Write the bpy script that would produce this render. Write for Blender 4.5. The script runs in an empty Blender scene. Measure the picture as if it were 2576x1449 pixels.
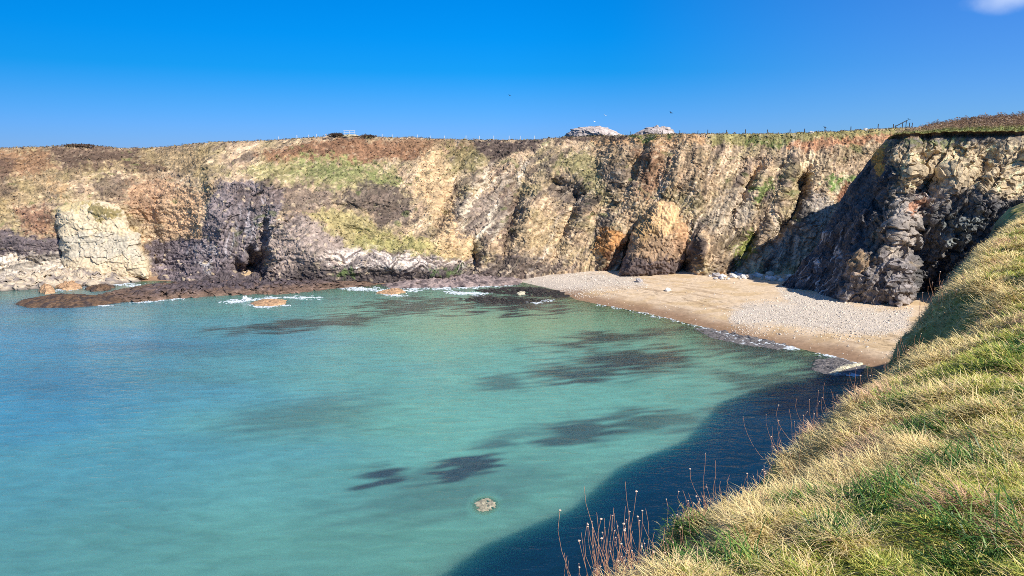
import bpy, math, random
import numpy as np

rng = np.random.RandomState(11)
random.seed(5)
scene = bpy.context.scene
COL = scene.collection

# ------------------------------------------------------------------ camera
CAM_H = 32.0                       # eye height above the sea, metres
FPX, CU, CV = 1839.0, 1288.0, 724.5
PITCH = math.atan((724.5 - 377.0) / FPX)
SP, CP = math.sin(PITCH), math.cos(PITCH)

def ray(U, V):
    U = np.asarray(U, float); V = np.asarray(V, float)
    a = (U - CU) / FPX; b = (CV - V) / FPX
    return a, CP + b * SP, -SP + b * CP

def at_depth(U, V, D):
    """point in direction (U,V) at ground distance D in front of the viewer"""
    x, y, z = ray(U, V)
    k = D / y
    return np.stack([x * k, y * k, CAM_H + z * k], -1)

def at_height(U, V, h):
    x, y, z = ray(U, V)
    k = (h - CAM_H) / z
    return np.stack([x * k, y * k, CAM_H + z * k], -1)

def to_view(P):
    x, y, z = P[..., 0], P[..., 1], P[..., 2] - CAM_H
    d = y * CP - z * SP
    up = y * SP + z * CP
    d = np.where(d < 0.05, 0.05, d)
    return CU + FPX * x / d, CV - FPX * up / d

# ------------------------------------------------------------------ noise
_PERM = np.random.RandomState(3).permutation(1024)
_ANG = np.random.RandomState(4).rand(1024) * 2 * np.pi
_GX, _GY = np.cos(_ANG), np.sin(_ANG)
_G3 = np.random.RandomState(5).normal(size=(1024, 3)); _G3 /= np.linalg.norm(_G3, axis=1)[:, None]

def _h2(i, j, s):
    return _PERM[(i + _PERM[(j + s * 57) & 1023]) & 1023]

def noise2(x, y, s=0):
    x = np.asarray(x, float); y = np.asarray(y, float)
    i = np.floor(x).astype(np.int64); j = np.floor(y).astype(np.int64)
    fx = x - i; fy = y - j
    u = fx * fx * fx * (fx * (fx * 6 - 15) + 10); v = fy * fy * fy * (fy * (fy * 6 - 15) + 10)
    def g(a, b):
        h = _h2(i + a, j + b, s)
        return _GX[h] * (fx - a) + _GY[h] * (fy - b)
    n0 = g(0, 0) * (1 - u) + g(1, 0) * u
    n1 = g(0, 1) * (1 - u) + g(1, 1) * u
    return (n0 * (1 - v) + n1 * v) * 1.5

def noise3(x, y, z, s=0):
    i = np.floor(x).astype(np.int64); j = np.floor(y).astype(np.int64); k = np.floor(z).astype(np.int64)
    fx = x - i; fy = y - j; fz = z - k
    f = lambda t: t * t * t * (t * (t * 6 - 15) + 10)
    u, v, w = f(fx), f(fy), f(fz)
    def g(a, b, c):
        h = _PERM[(i + a + _PERM[(j + b + _PERM[(k + c + s * 31) & 1023]) & 1023]) & 1023]
        G = _G3[h]
        return G[..., 0] * (fx - a) + G[..., 1] * (fy - b) + G[..., 2] * (fz - c)
    l = lambda a, b, t: a + (b - a) * t
    return l(l(l(g(0,0,0), g(1,0,0), u), l(g(0,1,0), g(1,1,0), u), v),
             l(l(g(0,0,1), g(1,0,1), u), l(g(0,1,1), g(1,1,1), u), v), w) * 1.6

def fbm2(x, y, o=4, s=0, g=0.5):
    a = 1.0; t = 0.0; r = 0.0
    for k in range(o):
        r = r + a * noise2(x, y, s + k); t += a
        x = x * 2.03 + 1.7; y = y * 2.03 - 3.1; a *= g
    return r / t

def fbm3(x, y, z, o=4, s=0, g=0.5):
    a = 1.0; t = 0.0; r = 0.0
    for k in range(o):
        r = r + a * noise3(x, y, z, s + k); t += a
        x = x * 2.03 + 1.7; y = y * 2.03 - 3.1; z = z * 2.03 + 5.3; a *= g
    return r / t

def ridge2(x, y, o=3, s=0):
    a = 1.0; t = 0.0; r = 0.0
    for k in range(o):
        r = r + a * (1 - 2 * np.abs(noise2(x, y, s + k))); t += a
        x = x * 2.1 + 4.2; y = y * 2.1 + 1.3; a *= 0.5
    return r / t

def cells2(x, y, s=0):
    """worley: nearest distance, second nearest, id value of nearest cell"""
    i = np.floor(x).astype(np.int64); j = np.floor(y).astype(np.int64)
    d1 = np.full(x.shape, 9.0); d2 = np.full(x.shape, 9.0); idv = np.zeros(x.shape)
    for a in (-1, 0, 1):
        for b in (-1, 0, 1):
            h = _h2(i + a, j + b, s)
            px = i + a + (h % 97) / 97.0; py = j + b + (h % 89) / 89.0
            d = np.hypot(px - x, py - y)
            near = d < d1
            d2 = np.where(near, d1, np.minimum(d2, d))
            idv = np.where(near, (h % 101) / 101.0, idv)
            d1 = np.where(near, d, d1)
    return d1, d2, idv

def facets2(x, y, s=0):
    """broken plane facets: each cell is a tilted plane with its own offset"""
    i = np.floor(x).astype(np.int64); j = np.floor(y).astype(np.int64)
    d1 = np.full(x.shape, 9.0); out = np.zeros(x.shape)
    for a in (-1, 0, 1):
        for b in (-1, 0, 1):
            h = _h2(i + a, j + b, s)
            px = i + a + (h % 97) / 97.0; py = j + b + (h % 89) / 89.0
            d = np.hypot(px - x, py - y); near = d < d1
            v = ((h % 83) / 83.0 - .5) * 1.3 * (x - px) + ((h % 71) / 71.0 - .5) * 1.3 * (y - py) + ((h % 61) / 61.0 - .5) * .55
            out = np.where(near, v, out); d1 = np.where(near, d, d1)
    return out

def sstep(a, b, x):
    t = np.clip((x - a) / (b - a + 1e-12), 0, 1)
    return t * t * (3 - 2 * t)

def srgb(r, g, b):
    c = np.array([r, g, b], float) / 255.0
    return np.where(c <= 0.04045, c / 12.92, ((c + 0.055) / 1.055) ** 2.4)

def poly_sd(x, y, poly):
    """signed distance to polygon, negative inside"""
    p = np.asarray(poly, float); n = len(p)
    d = np.full(x.shape, 1e18); ins = np.zeros(x.shape, bool)
    for k in range(n):
        ax, ay = p[k]; bx, by = p[(k + 1) % n]
        ex, ey = bx - ax, by - ay
        t = np.clip(((x - ax) * ex + (y - ay) * ey) / (ex * ex + ey * ey + 1e-9), 0, 1)
        d = np.minimum(d, (x - ax - t * ex) ** 2 + (y - ay - t * ey) ** 2)
        c = (ay > y) != (by > y)
        xi = ax + (y - ay) / (by - ay + 1e-12) * ex
        ins ^= c & (x < xi)
    d = np.sqrt(d)
    return np.where(ins, -d, d)

def line_d(x, y, pts):
    p = np.asarray(pts, float); d = np.full(x.shape, 1e18)
    for k in range(len(p) - 1):
        ax, ay = p[k]; bx, by = p[k + 1]; ex, ey = bx - ax, by - ay
        t = np.clip(((x - ax) * ex + (y - ay) * ey) / (ex * ex + ey * ey + 1e-9), 0, 1)
        d = np.minimum(d, (x - ax - t * ex) ** 2 + (y - ay - t * ey) ** 2)
    return np.sqrt(d)

# ------------------------------------------------------------------ object helpers
def make_mesh(name, V, loops, starts, totals, mat=None, col=None, smooth=True, parent=None):
    me = bpy.data.meshes.new(name)
    V = np.ascontiguousarray(V, np.float32).reshape(-1, 3)
    me.vertices.add(len(V)); me.vertices.foreach_set('co', V.ravel())
    me.loops.add(len(loops)); me.loops.foreach_set('vertex_index', np.ascontiguousarray(loops, np.int32))
    me.polygons.add(len(starts))
    me.polygons.foreach_set('loop_start', np.ascontiguousarray(starts, np.int32))
    me.polygons.foreach_set('loop_total', np.ascontiguousarray(totals, np.int32))
    me.polygons.foreach_set('use_smooth', np.full(len(starts), bool(smooth)))
    if col is not None:
        c = np.ones((len(V), 4), np.float32); col = np.asarray(col, np.float32).reshape(len(V), -1)
        c[:, :col.shape[1]] = col
        a = me.color_attributes.new('Col', 'FLOAT_COLOR', 'POINT')
        a.data.foreach_set('color', c.ravel())
    me.update(calc_edges=True)
    if mat is not None: me.materials.append(mat)
    o = bpy.data.objects.new(name, me); COL.objects.link(o)
    if parent is not None: o.parent = parent
    return o

def quads_grid(ny, nx, wrap=False):
    i = np.arange(ny - 1)[:, None]; j = np.arange(nx if wrap else nx - 1)[None, :]
    j2 = (j + 1) % nx
    return np.stack([i * nx + j, i * nx + j2, (i + 1) * nx + j2, (i + 1) * nx + j], -1).reshape(-1, 4)

def mesh_faces(name, V, F, **kw):
    F = np.asarray(F); k = F.shape[1]
    return make_mesh(name, V, F.ravel(), np.arange(len(F)) * k, np.full(len(F), k), **kw)

def mesh_mixed(name, V, F, **kw):
    tot = [len(f) for f in F]
    st = np.concatenate([[0], np.cumsum(tot)[:-1]])
    return make_mesh(name, np.array(V), np.concatenate([np.array(f) for f in F]), st, tot, **kw)

def tag(o, label=None, cat=None, group=None, kind=None):
    if label: o['label'] = label
    if cat: o['category'] = cat
    if group: o['group'] = group
    if kind: o['kind'] = kind
    return o

def empty(name, loc):
    o = bpy.data.objects.new(name, None); COL.objects.link(o)
    o.location = [float(v) for v in loc]; o.empty_display_size = 0.2
    return o

def box_vf(c, s, rot=None):
    c = np.asarray(c, float); s = np.asarray(s, float) / 2
    v = np.array([[x, y, z] for x in (-1, 1) for y in (-1, 1) for z in (-1, 1)], float) * s
    if rot is not None: v = v @ np.asarray(rot).T
    f = [(0, 1, 3, 2), (4, 6, 7, 5), (0, 4, 5, 1), (2, 3, 7, 6), (0, 2, 6, 4), (1, 5, 7, 3)]
    return v + c, f

def tube_vf(pts, rad, n=5):
    pts = np.asarray(pts, float); rad = np.broadcast_to(np.asarray(rad, float), (len(pts),))
    T = np.gradient(pts, axis=0); T /= np.linalg.norm(T, axis=1)[:, None] + 1e-9
    ref = np.array([0.31, 0.95, 0.05])
    A = np.cross(T, ref); A /= np.linalg.norm(A, axis=1)[:, None] + 1e-9
    B = np.cross(T, A)
    th = np.arange(n) / n * 2 * np.pi
    V = pts[:, None] + rad[:, None, None] * (np.cos(th)[None, :, None] * A[:, None] + np.sin(th)[None, :, None] * B[:, None])
    F = [tuple(f) for f in quads_grid(len(pts), n, True)]
    F.append(tuple(range(n))[::-1]); F.append(tuple((len(pts) - 1) * n + np.arange(n)))
    return V.reshape(-1, 3), F

def join_vf(parts):
    V = []; F = []; o = 0
    for v, f in parts:
        V.append(v); F += [tuple(int(i) + o for i in q) for q in f]; o += len(v)
    return np.concatenate(V), F

# ------------------------------------------------------------------ materials
def new_mat(name):
    m = bpy.data.materials.new(name); m.use_nodes = True
    nt = m.node_tree; nt.nodes.clear()
    return m, nt, nt.nodes.new('ShaderNodeOutputMaterial')

def N(nt, t, **kw):
    n = nt.nodes.new(t)
    for k, v in kw.items():
        if k in n.inputs: n.inputs[k].default_value = v
        else: setattr(n, k, v)
    return n

def vary(nt, col_socket, scale, lo, hi, detail=5):
    """multiply a colour by a noise between lo and hi"""
    tc = N(nt, 'ShaderNodeTexCoord'); no = N(nt, 'ShaderNodeTexNoise', Scale=scale, Detail=detail, Roughness=0.65)
    nt.links.new(tc.outputs['Object'], no.inputs['Vector'])
    mr = N(nt, 'ShaderNodeMapRange'); mr.inputs['From Min'].default_value = 0.3; mr.inputs['From Max'].default_value = 0.7
    mr.inputs['To Min'].default_value = lo; mr.inputs['To Max'].default_value = hi
    nt.links.new(no.outputs['Fac'], mr.inputs['Value'])
    mx = N(nt, 'ShaderNodeMix', data_type='RGBA', blend_type='MULTIPLY'); mx.inputs['Factor'].default_value = 1
    nt.links.new(col_socket, mx.inputs['A']); nt.links.new(mr.outputs['Result'], mx.inputs['B'])
    return mx.outputs['Result'], no

def rock_mat(name, scale=1.2, lo=0.72, hi=1.3, bump=0.5, bdist=0.3, rough=0.9, color=None, spec=0.25):
    m, nt, out = new_mat(name)
    if color is None:
        src = N(nt, 'ShaderNodeAttribute', attribute_name='Col').outputs['Color']
    else:
        r = N(nt, 'ShaderNodeRGB'); r.outputs[0].default_value = (*color, 1); src = r.outputs[0]
    c, no = vary(nt, src, scale, lo, hi)
    bs = N(nt, 'ShaderNodeBsdfPrincipled', Roughness=rough); bs.inputs['Specular IOR Level'].default_value = spec
    nt.links.new(c, bs.inputs['Base Color'])
    if bump:
        bp = N(nt, 'ShaderNodeBump', Strength=bump, Distance=bdist)
        nt.links.new(no.outputs['Fac'], bp.inputs['Height']); nt.links.new(bp.outputs['Normal'], bs.inputs['Normal'])
    nt.links.new(bs.outputs[0], out.inputs[0])
    return m

def leaf_mat(name, translucent=0.35, color=None):
    m, nt, out = new_mat(name)
    if color is None: src = N(nt, 'ShaderNodeAttribute', attribute_name='Col').outputs['Color']
    else:
        r = N(nt, 'ShaderNodeRGB'); r.outputs[0].default_value = (*color, 1); src = r.outputs[0]
    d = N(nt, 'ShaderNodeBsdfDiffuse'); t = N(nt, 'ShaderNodeBsdfTranslucent')
    g = N(nt, 'ShaderNodeBsdfGlossy', Roughness=0.45)
    nt.links.new(src, d.inputs['Color']); nt.links.new(src, t.inputs['Color'])
    mx = N(nt, 'ShaderNodeMixShader'); mx.inputs[0].default_value = translucent
    nt.links.new(d.outputs[0], mx.inputs[1]); nt.links.new(t.outputs[0], mx.inputs[2])
    m2 = N(nt, 'ShaderNodeMixShader'); m2.inputs[0].default_value = 0.03
    nt.links.new(mx.outputs[0], m2.inputs[1]); nt.links.new(g.outputs[0], m2.inputs[2])
    nt.links.new(m2.outputs[0], out.inputs[0])
    return m

M_CLIFF = rock_mat('cliff_rock_and_turf', 1.6, 0.7, 1.3, 0.6, 0.35)
M_HEAD = rock_mat('headland_rock', 2.0, 0.7, 1.35, 0.7, 0.35, rough=0.75, spec=0.4)
M_PALE = rock_mat('pale_rock', 1.5, 0.8, 1.2, 0.5, 0.25)
M_REEF = rock_mat('reef_rock', 2.2, 0.6, 1.4, 0.7, 0.25, rough=0.7, spec=0.4)
M_BEACH = rock_mat('sand', 2.5, 0.86, 1.13, 0.35, 0.06, rough=0.95, spec=0.15)
M_STONE = rock_mat('loose_stone', 3.0, 0.75, 1.2, 0.4, 0.05)
M_SOIL = rock_mat('soil_under_grass', 9.0, 0.6, 1.4, 0.8, 0.05)
M_LEAF = leaf_mat('leaves')
M_GRASS = leaf_mat('grass_blades', 0.22)
M_WOOD = rock_mat('weathered_wood', 8, 0.7, 1.2, 0.2, 0.01, color=srgb(70, 66, 62))
M_PALEWOOD = rock_mat('pale_wood', 8, 0.85, 1.1, 0.2, 0.01, color=srgb(200, 205, 210))
M_STEM = rock_mat('dry_stem', 40, 0.7, 1.2, 0, color=srgb(186, 138, 108))
M_HEADS = rock_mat('dry_flower', 90, 0.7, 1.15, 0, color=srgb(225, 195, 170))
M_DARKBIRD = rock_mat('dark_feathers', 8, 0.8, 1.2, 0, color=srgb(40, 42, 50))
M_WHITEBIRD = rock_mat('white_feathers', 8, 0.9, 1.1, 0, color=srgb(240, 240, 238))

# ------------------------------------------------------------------ painting regions on a rock face, outlined in image pixels
def paint(col, U, V, regions, seed=0):
    wu = fbm2(U / 46.0, V / 46.0, 3, 40 + seed); wv = fbm2(U / 46.0 + 9, V / 46.0 + 5, 3, 44 + seed)
    br = fbm2(U / 13.0, V / 11.0, 3, 50 + seed); bf = noise2(U / 4.2, V / 4.0, 55 + seed)
    for c, poly, soft, strength, brk in regions:
        p = np.asarray(poly, float); mg = 60
        sel = (U > p[:, 0].min() - mg) & (U < p[:, 0].max() + mg) & (V > p[:, 1].min() - mg) & (V < p[:, 1].max() + mg)
        if not sel.any(): continue
        sd = poly_sd(U[sel] + 22 * wu[sel], V[sel] + 18 * wv[sel], poly)
        m = sstep(soft, -soft, sd + brk * (30 * br[sel] + 9 * bf[sel])) * strength
        tgt = srgb(*c)
        col[sel] += (tgt - col[sel]) * m[:, None]
    return col

def beds(x, z, ang, dips, fn):
    """evaluate a bedding pattern for a few fixed dips and blend them by the wanted dip"""
    out = 0.0
    for k, a in enumerate(dips):
        w = np.ones_like(ang)
        if k > 0: w = np.minimum(w, sstep(0, 1, (ang - dips[k - 1]) / (a - dips[k - 1])))
        if k < len(dips) - 1: w = np.minimum(w, sstep(0, 1, (dips[k + 1] - ang) / (dips[k + 1] - a)))
        if w.max() <= 0: continue
        ca, sa = math.cos(a), math.sin(a)
        out = out + w * fn(x * ca + z * sa, -x * sa + z * ca)
    return out

def normals_of(P):
    du = np.gradient(P, axis=1); dv = np.gradient(P, axis=0)
    n = np.cross(du, dv); n /= np.linalg.norm(n, axis=-1)[..., None] + 1e-9
    s = np.sign((n * (np.array([0, 0, CAM_H]) - P)).sum(-1))[..., None]
    return n * np.where(s == 0, 1, s)

def table(cols, rows, vals, U, t):
    vals = np.asarray(vals, float)
    A = np.stack([np.interp(t, rows, v) for v in vals], 0)      # per column curve
    out = np.empty((len(t), len(U)))
    for k in range(len(t)): out[k] = np.interp(U, cols, A[:, k])
    return out

def blur_u(A, k):
    for _ in range(k):
        A = 0.25 * np.concatenate([A[:, :1], A[:, :-1]], 1) + 0.5 * A + 0.25 * np.concatenate([A[:, 1:], A[:, -1:]], 1)
    return A

# ================================================================== FAR CLIFF
def build_cliff():
    U = np.concatenate([np.linspace(-700, -40, 110, endpoint=False), np.linspace(-40, 2300, 1500), np.linspace(2304, 2900, 60)])
    nt = 340
    t = np.linspace(0, 1, nt)
    foot = np.interp(U, [-700, 0, 150, 300, 390, 500, 600, 700, 800, 900, 1000, 1100, 1200, 1290, 1400, 1500, 1600, 1750, 1850, 1950, 2050, 2900],
                     [740, 722, 718, 706, 703, 715, 712, 716, 716, 715, 713, 712, 708, 700, 687, 676, 684, 690, 686, 690, 692, 692])
    zf = np.interp(U, [-700, 1200, 1300, 1500, 1850, 2900], [0, 0, .6, 2.4, 3, 3])
    top = np.interp(U, [-700, 0, 100, 200, 260, 300, 370, 450, 520, 600, 700, 760, 800, 840, 900, 960, 1050, 1150, 1250, 1350, 1420, 1500, 1600, 1700, 1780, 1900, 2000, 2100, 2200, 2260, 2330, 2900],
                    [385, 373, 369, 366, 368, 373, 372, 366, 358, 355, 352, 348, 346, 342, 342, 345, 347, 350, 352, 352, 345, 343, 340, 336, 337, 337, 335, 332, 326, 322, 320, 318])
    top = top + 1.6 * fbm2(U / 22.0, U * 0, 3, 3)
    D0 = at_height(U, foot, zf)[:, 1]
    rows = [0, .12, .25, .4, .55, .7, .85, 1]
    cols = [-700, -100, 0, 150, 350, 470, 505, 530, 600, 680, 800, 950, 1100, 1200, 1300, 1450, 1600, 1750, 1900, 2050, 2200, 2900]
    tab = [[0, 9, 15, 20, 26, 32, 39, 48], [0, 9, 14, 15, 19, 25, 34, 46],
           [0, 9, 14, 15, 19, 25, 34, 45], [0, 9, 13.5, 15, 17.5, 23, 32, 44], [0, 8, 11.5, 13.5, 16, 21.5, 30, 43],
           [0, 6, 8.5, 11, 14, 19.5, 29, 42], [0, 5, 6.5, 8.5, 11.5, 17, 27, 41], [0, 3.5, 4.5, 6, 9, 13, 25, 39], [0, 3, 4, 5, 6.5, 9.5, 23, 38],
           [0, 2.5, 4, 5, 7, 11, 24, 38], [0, 2, 4, 7, 11, 18, 28, 38], [0, 2, 5, 9, 15, 21, 29, 38],
           [0, 2, 5, 10, 15, 20, 27, 36], [0, 2.5, 6, 10, 15, 20, 26, 33], [0, 2, 5, 9, 13, 18, 23, 30],
           [0, 2, 5, 9, 12, 15, 19, 26], [0, 1.5, 4, 7, 10, 13, 16, 20], [0, 1.5, 4, 6, 8.5, 11, 14, 18],
           [0, 1.5, 4, 7, 10, 13, 16, 20], [0, 2, 5, 8, 12, 15, 18, 22], [0, 2, 5, 8, 12, 15, 18, 22], [0, 2, 5, 8, 12, 15, 18, 22]]
    S = blur_u(table(cols, rows, tab, U, t), 3)
    UU = np.broadcast_to(U, (nt, len(U))).copy(); TT = np.broadcast_to(t[:, None], UU.shape)
    VV = foot + (top - foot) * TT
    D = D0 + S
    # buttresses (+, toward the sea) and hollows (-), centred on the face by image pixel position
    def bump(uc, vc, ru, rv, amp, ang=0.0, p=2):
        ca, sa = math.cos(ang), math.sin(ang)
        a = (UU - uc + 10 * wob) * ca + (VV - vc + 10 * wob2) * sa; b = -(UU - uc + 10 * wob) * sa + (VV - vc + 10 * wob2) * ca
        return amp * np.exp(-(np.abs(a / ru) ** p + np.abs(b / rv) ** p))
    wob = fbm2(UU / 40, VV / 40, 3, 21); wob2 = fbm2(UU / 40 + 7, VV / 40, 3, 25)
    F = 0
    F = F + bump(646, 662, 26, 34, -9, 0.25, 4) + bump(612, 676, 26, 16, -6, 0.3, 4)          # sea cave
    F = F + bump(662, 600, 9, 52, -3.5, 0.05) + bump(560, 560, 30, 90, 1.5)
    F = F + bump(800, 640, 70, 50, 3) + bump(980, 665, 120, 22, 2.5) + bump(890, 585, 90, 22, -1.5, .35)
    F = F + bump(1190, 650, 12, 30, -4) + bump(1110, 690, 60, 14, 2)
    F = F + bump(1235, 620, 30, 40, 2.5) + bump(1285, 560, 15, 90, -4.5, .25) + bump(1345, 520, 26, 120, 3.0, .35)
    F = F + bump(1430, 480, 45, 20, -2.5, .5) + bump(1395, 462, 14, 9, -2, .4) + bump(1447, 492, 14, 8, -2.2, .4) + bump(1410, 486, 10, 7, -2, .3)
    F = F + bump(1530, 620, 22, 70, 2.0, .3) + bump(1576, 640, 22, 62, -7, .3) + bump(1470, 540, 22, 90, 2.8, .4) + bump(1425, 570, 12, 90, -2.5, .4) + bump(1130, 500, 14, 110, -2.5, .35) + bump(1175, 500, 16, 110, 2.2, .38)
    F = F + bump(1716, 660, 15, 42, -8, .1) + bump(1800, 640, 60, 60, 3, .2) + bump(1770, 640, 12, 40, 2)
    F = F + bump(1895, 600, 14, 60, -5, .5) + bump(1975, 560, 13, 80, -6.5, .62) + bump(1935, 600, 18, 90, 2.2, .62)
    F = F + bump(2015, 470, 16, 42, -7, .35) + bump(2035, 560, 22, 40, 2.5, .3) + bump(1990, 440, 16, 60, 2.5, .3)
    F = F + bump(1880, 470, 12, 90, -3.8, .5) + bump(1930, 430, 14, 60, 1.6, .45) + bump(2070, 430, 40, 60, 2, .1)
    F = F + bump(1560, 420, 40, 60, 1.6) + bump(1640, 400, 16, 70, 1.5, .2) + bump(1600, 420, 11, 70, -2.6, .35) + bump(1700, 420, 20, 70, 1.2, .25)
    F = F + bump(300, 470, 40, 30, 1.8) + bump(390, 500, 60, 50, 1.4) + bump(350, 560, 60, 30, -1.5) + bump(215, 435, 60, 14, 1.0)
    F = F + bump(930, 500, 90, 20, 1.5, .1) + bump(930, 535, 90, 14, -1.2, .15)
    F = F + bump(60, 618, 110, 26, 2.0, .05, 4)
    D = D - F
    P = at_depth(UU, VV, D)
    nr = normals_of(P)
    # how rocky each spot is
    rocky = np.interp(UU, [-700, 480, 520, 690, 760, 1000, 1200, 1450, 1550, 2900], [.55, .55, 1, 1, .75, .6, .75, .85, 1, 1])
    rocky = np.where((UU < 480) & (VV > 640), 1.0, rocky)
    rocky = rocky * np.interp(VV, [330, 355, 400, 470, 640, 720], [.35, .6, .8, .9, 1, 1.1])
    gp = [(775, 535), (870, 522), (935, 545), (975, 580), (1200, 635), (1150, 648), (1010, 640), (880, 622), (840, 582)]
    rocky = rocky * (0.35 + 0.65 * sstep(-10, 12, poly_sd(UU, VV, gp)))
    rocky = rocky * (0.45 + 0.55 * sstep(-15, 20, poly_sd(UU, VV, [(1040, 380), (1130, 370), (1120, 480), (1180, 620), (1100, 640), (1060, 540)])))
    x, y, z = P[..., 0], P[..., 1], P[..., 2]
    ang = np.interp(UU, [-700, 480, 560, 750, 900, 1100, 1400, 1700, 2100], [0.05, 0.1, 1.1, 0.5, 0.3, 0.75, 0.8, 0.95, 0.95]) + .3 * fbm2(UU / 160, VV / 120, 2, 61)
    xs = x + 1.8 * fbm3(x / 9, y / 9, z / 9, 2, 70); zs = z + 1.8 * fbm3(x / 9 + 4, y / 9, z / 9, 2, 73)
    dips = (0.1, 0.65, 1.15)
    strata = beds(xs, zs, ang, dips, lambda l, c: ridge2(c / 1.3, l / 6.0, 3, 80))
    strata2 = beds(xs, zs, ang, dips, lambda l, c: noise2(c / .5, l / 2.2, 85))
    wj = .35 * fbm3(x / 1.2, y / 1.2, z / 1.2, 2, 110)
    def blocks_(l, c):
        return facets2(c / 2.4 + wj, l / 4.2 - wj, 108) + .32 * facets2(c / 1.0 + wj, l / 1.7, 111)
    fade = 1 - .75 * sstep(.95, 1.0, TT)
    d = 1.3 * fbm3(x / 16, y / 16, z / 16, 3, 90) * fade
    d = d + rocky * fade * (.34 * strata + .18 * strata2 + .5 * fbm3(x / 3.6, y / 3.6, z / 3.6, 4, 94, .55) + .5 * (np.abs(noise3(x / 1.0, y / 1.0, z / 1.0, 98)) - .3))
    d = d + (1.25 - rocky) * fade * .8 * fbm3(x / 2.2, y / 2.2, z / 1.3, 3, 103)
    d = d + .07 * fade * noise3(x / .5, y / .5, z / .45, 105)
    ribs = beds(xs, zs, ang, dips, lambda l, c: ridge2(c / 6.5, l / 34.0, 2, 112))
    d = d + 1.15 * fade * sstep(700, 1050, UU) * (ribs - .3) * np.clip(rocky, .4, 1)
    d = d + rocky * fade * .9 * beds(xs, zs, ang, dips, blocks_)
    P = P + nr * d[..., None]
    # ---- paint
    col = np.empty(UU.shape + (3,)); col[:] = srgb(178, 150, 112)
    n1 = fbm2(UU / 70, VV / 50, 4, 5); n2 = fbm2(UU / 24, VV / 18, 4, 9)
    col += (srgb(158, 140, 90) - col) * sstep(-.15, .35, n1)[..., None] * .7
    col += (srgb(194, 160, 118) - col) * sstep(.0, .4, -n1)[..., None] * .7
    col += (srgb(124, 104, 88) - col) * sstep(.08, .4, n2)[..., None] * .6
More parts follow.
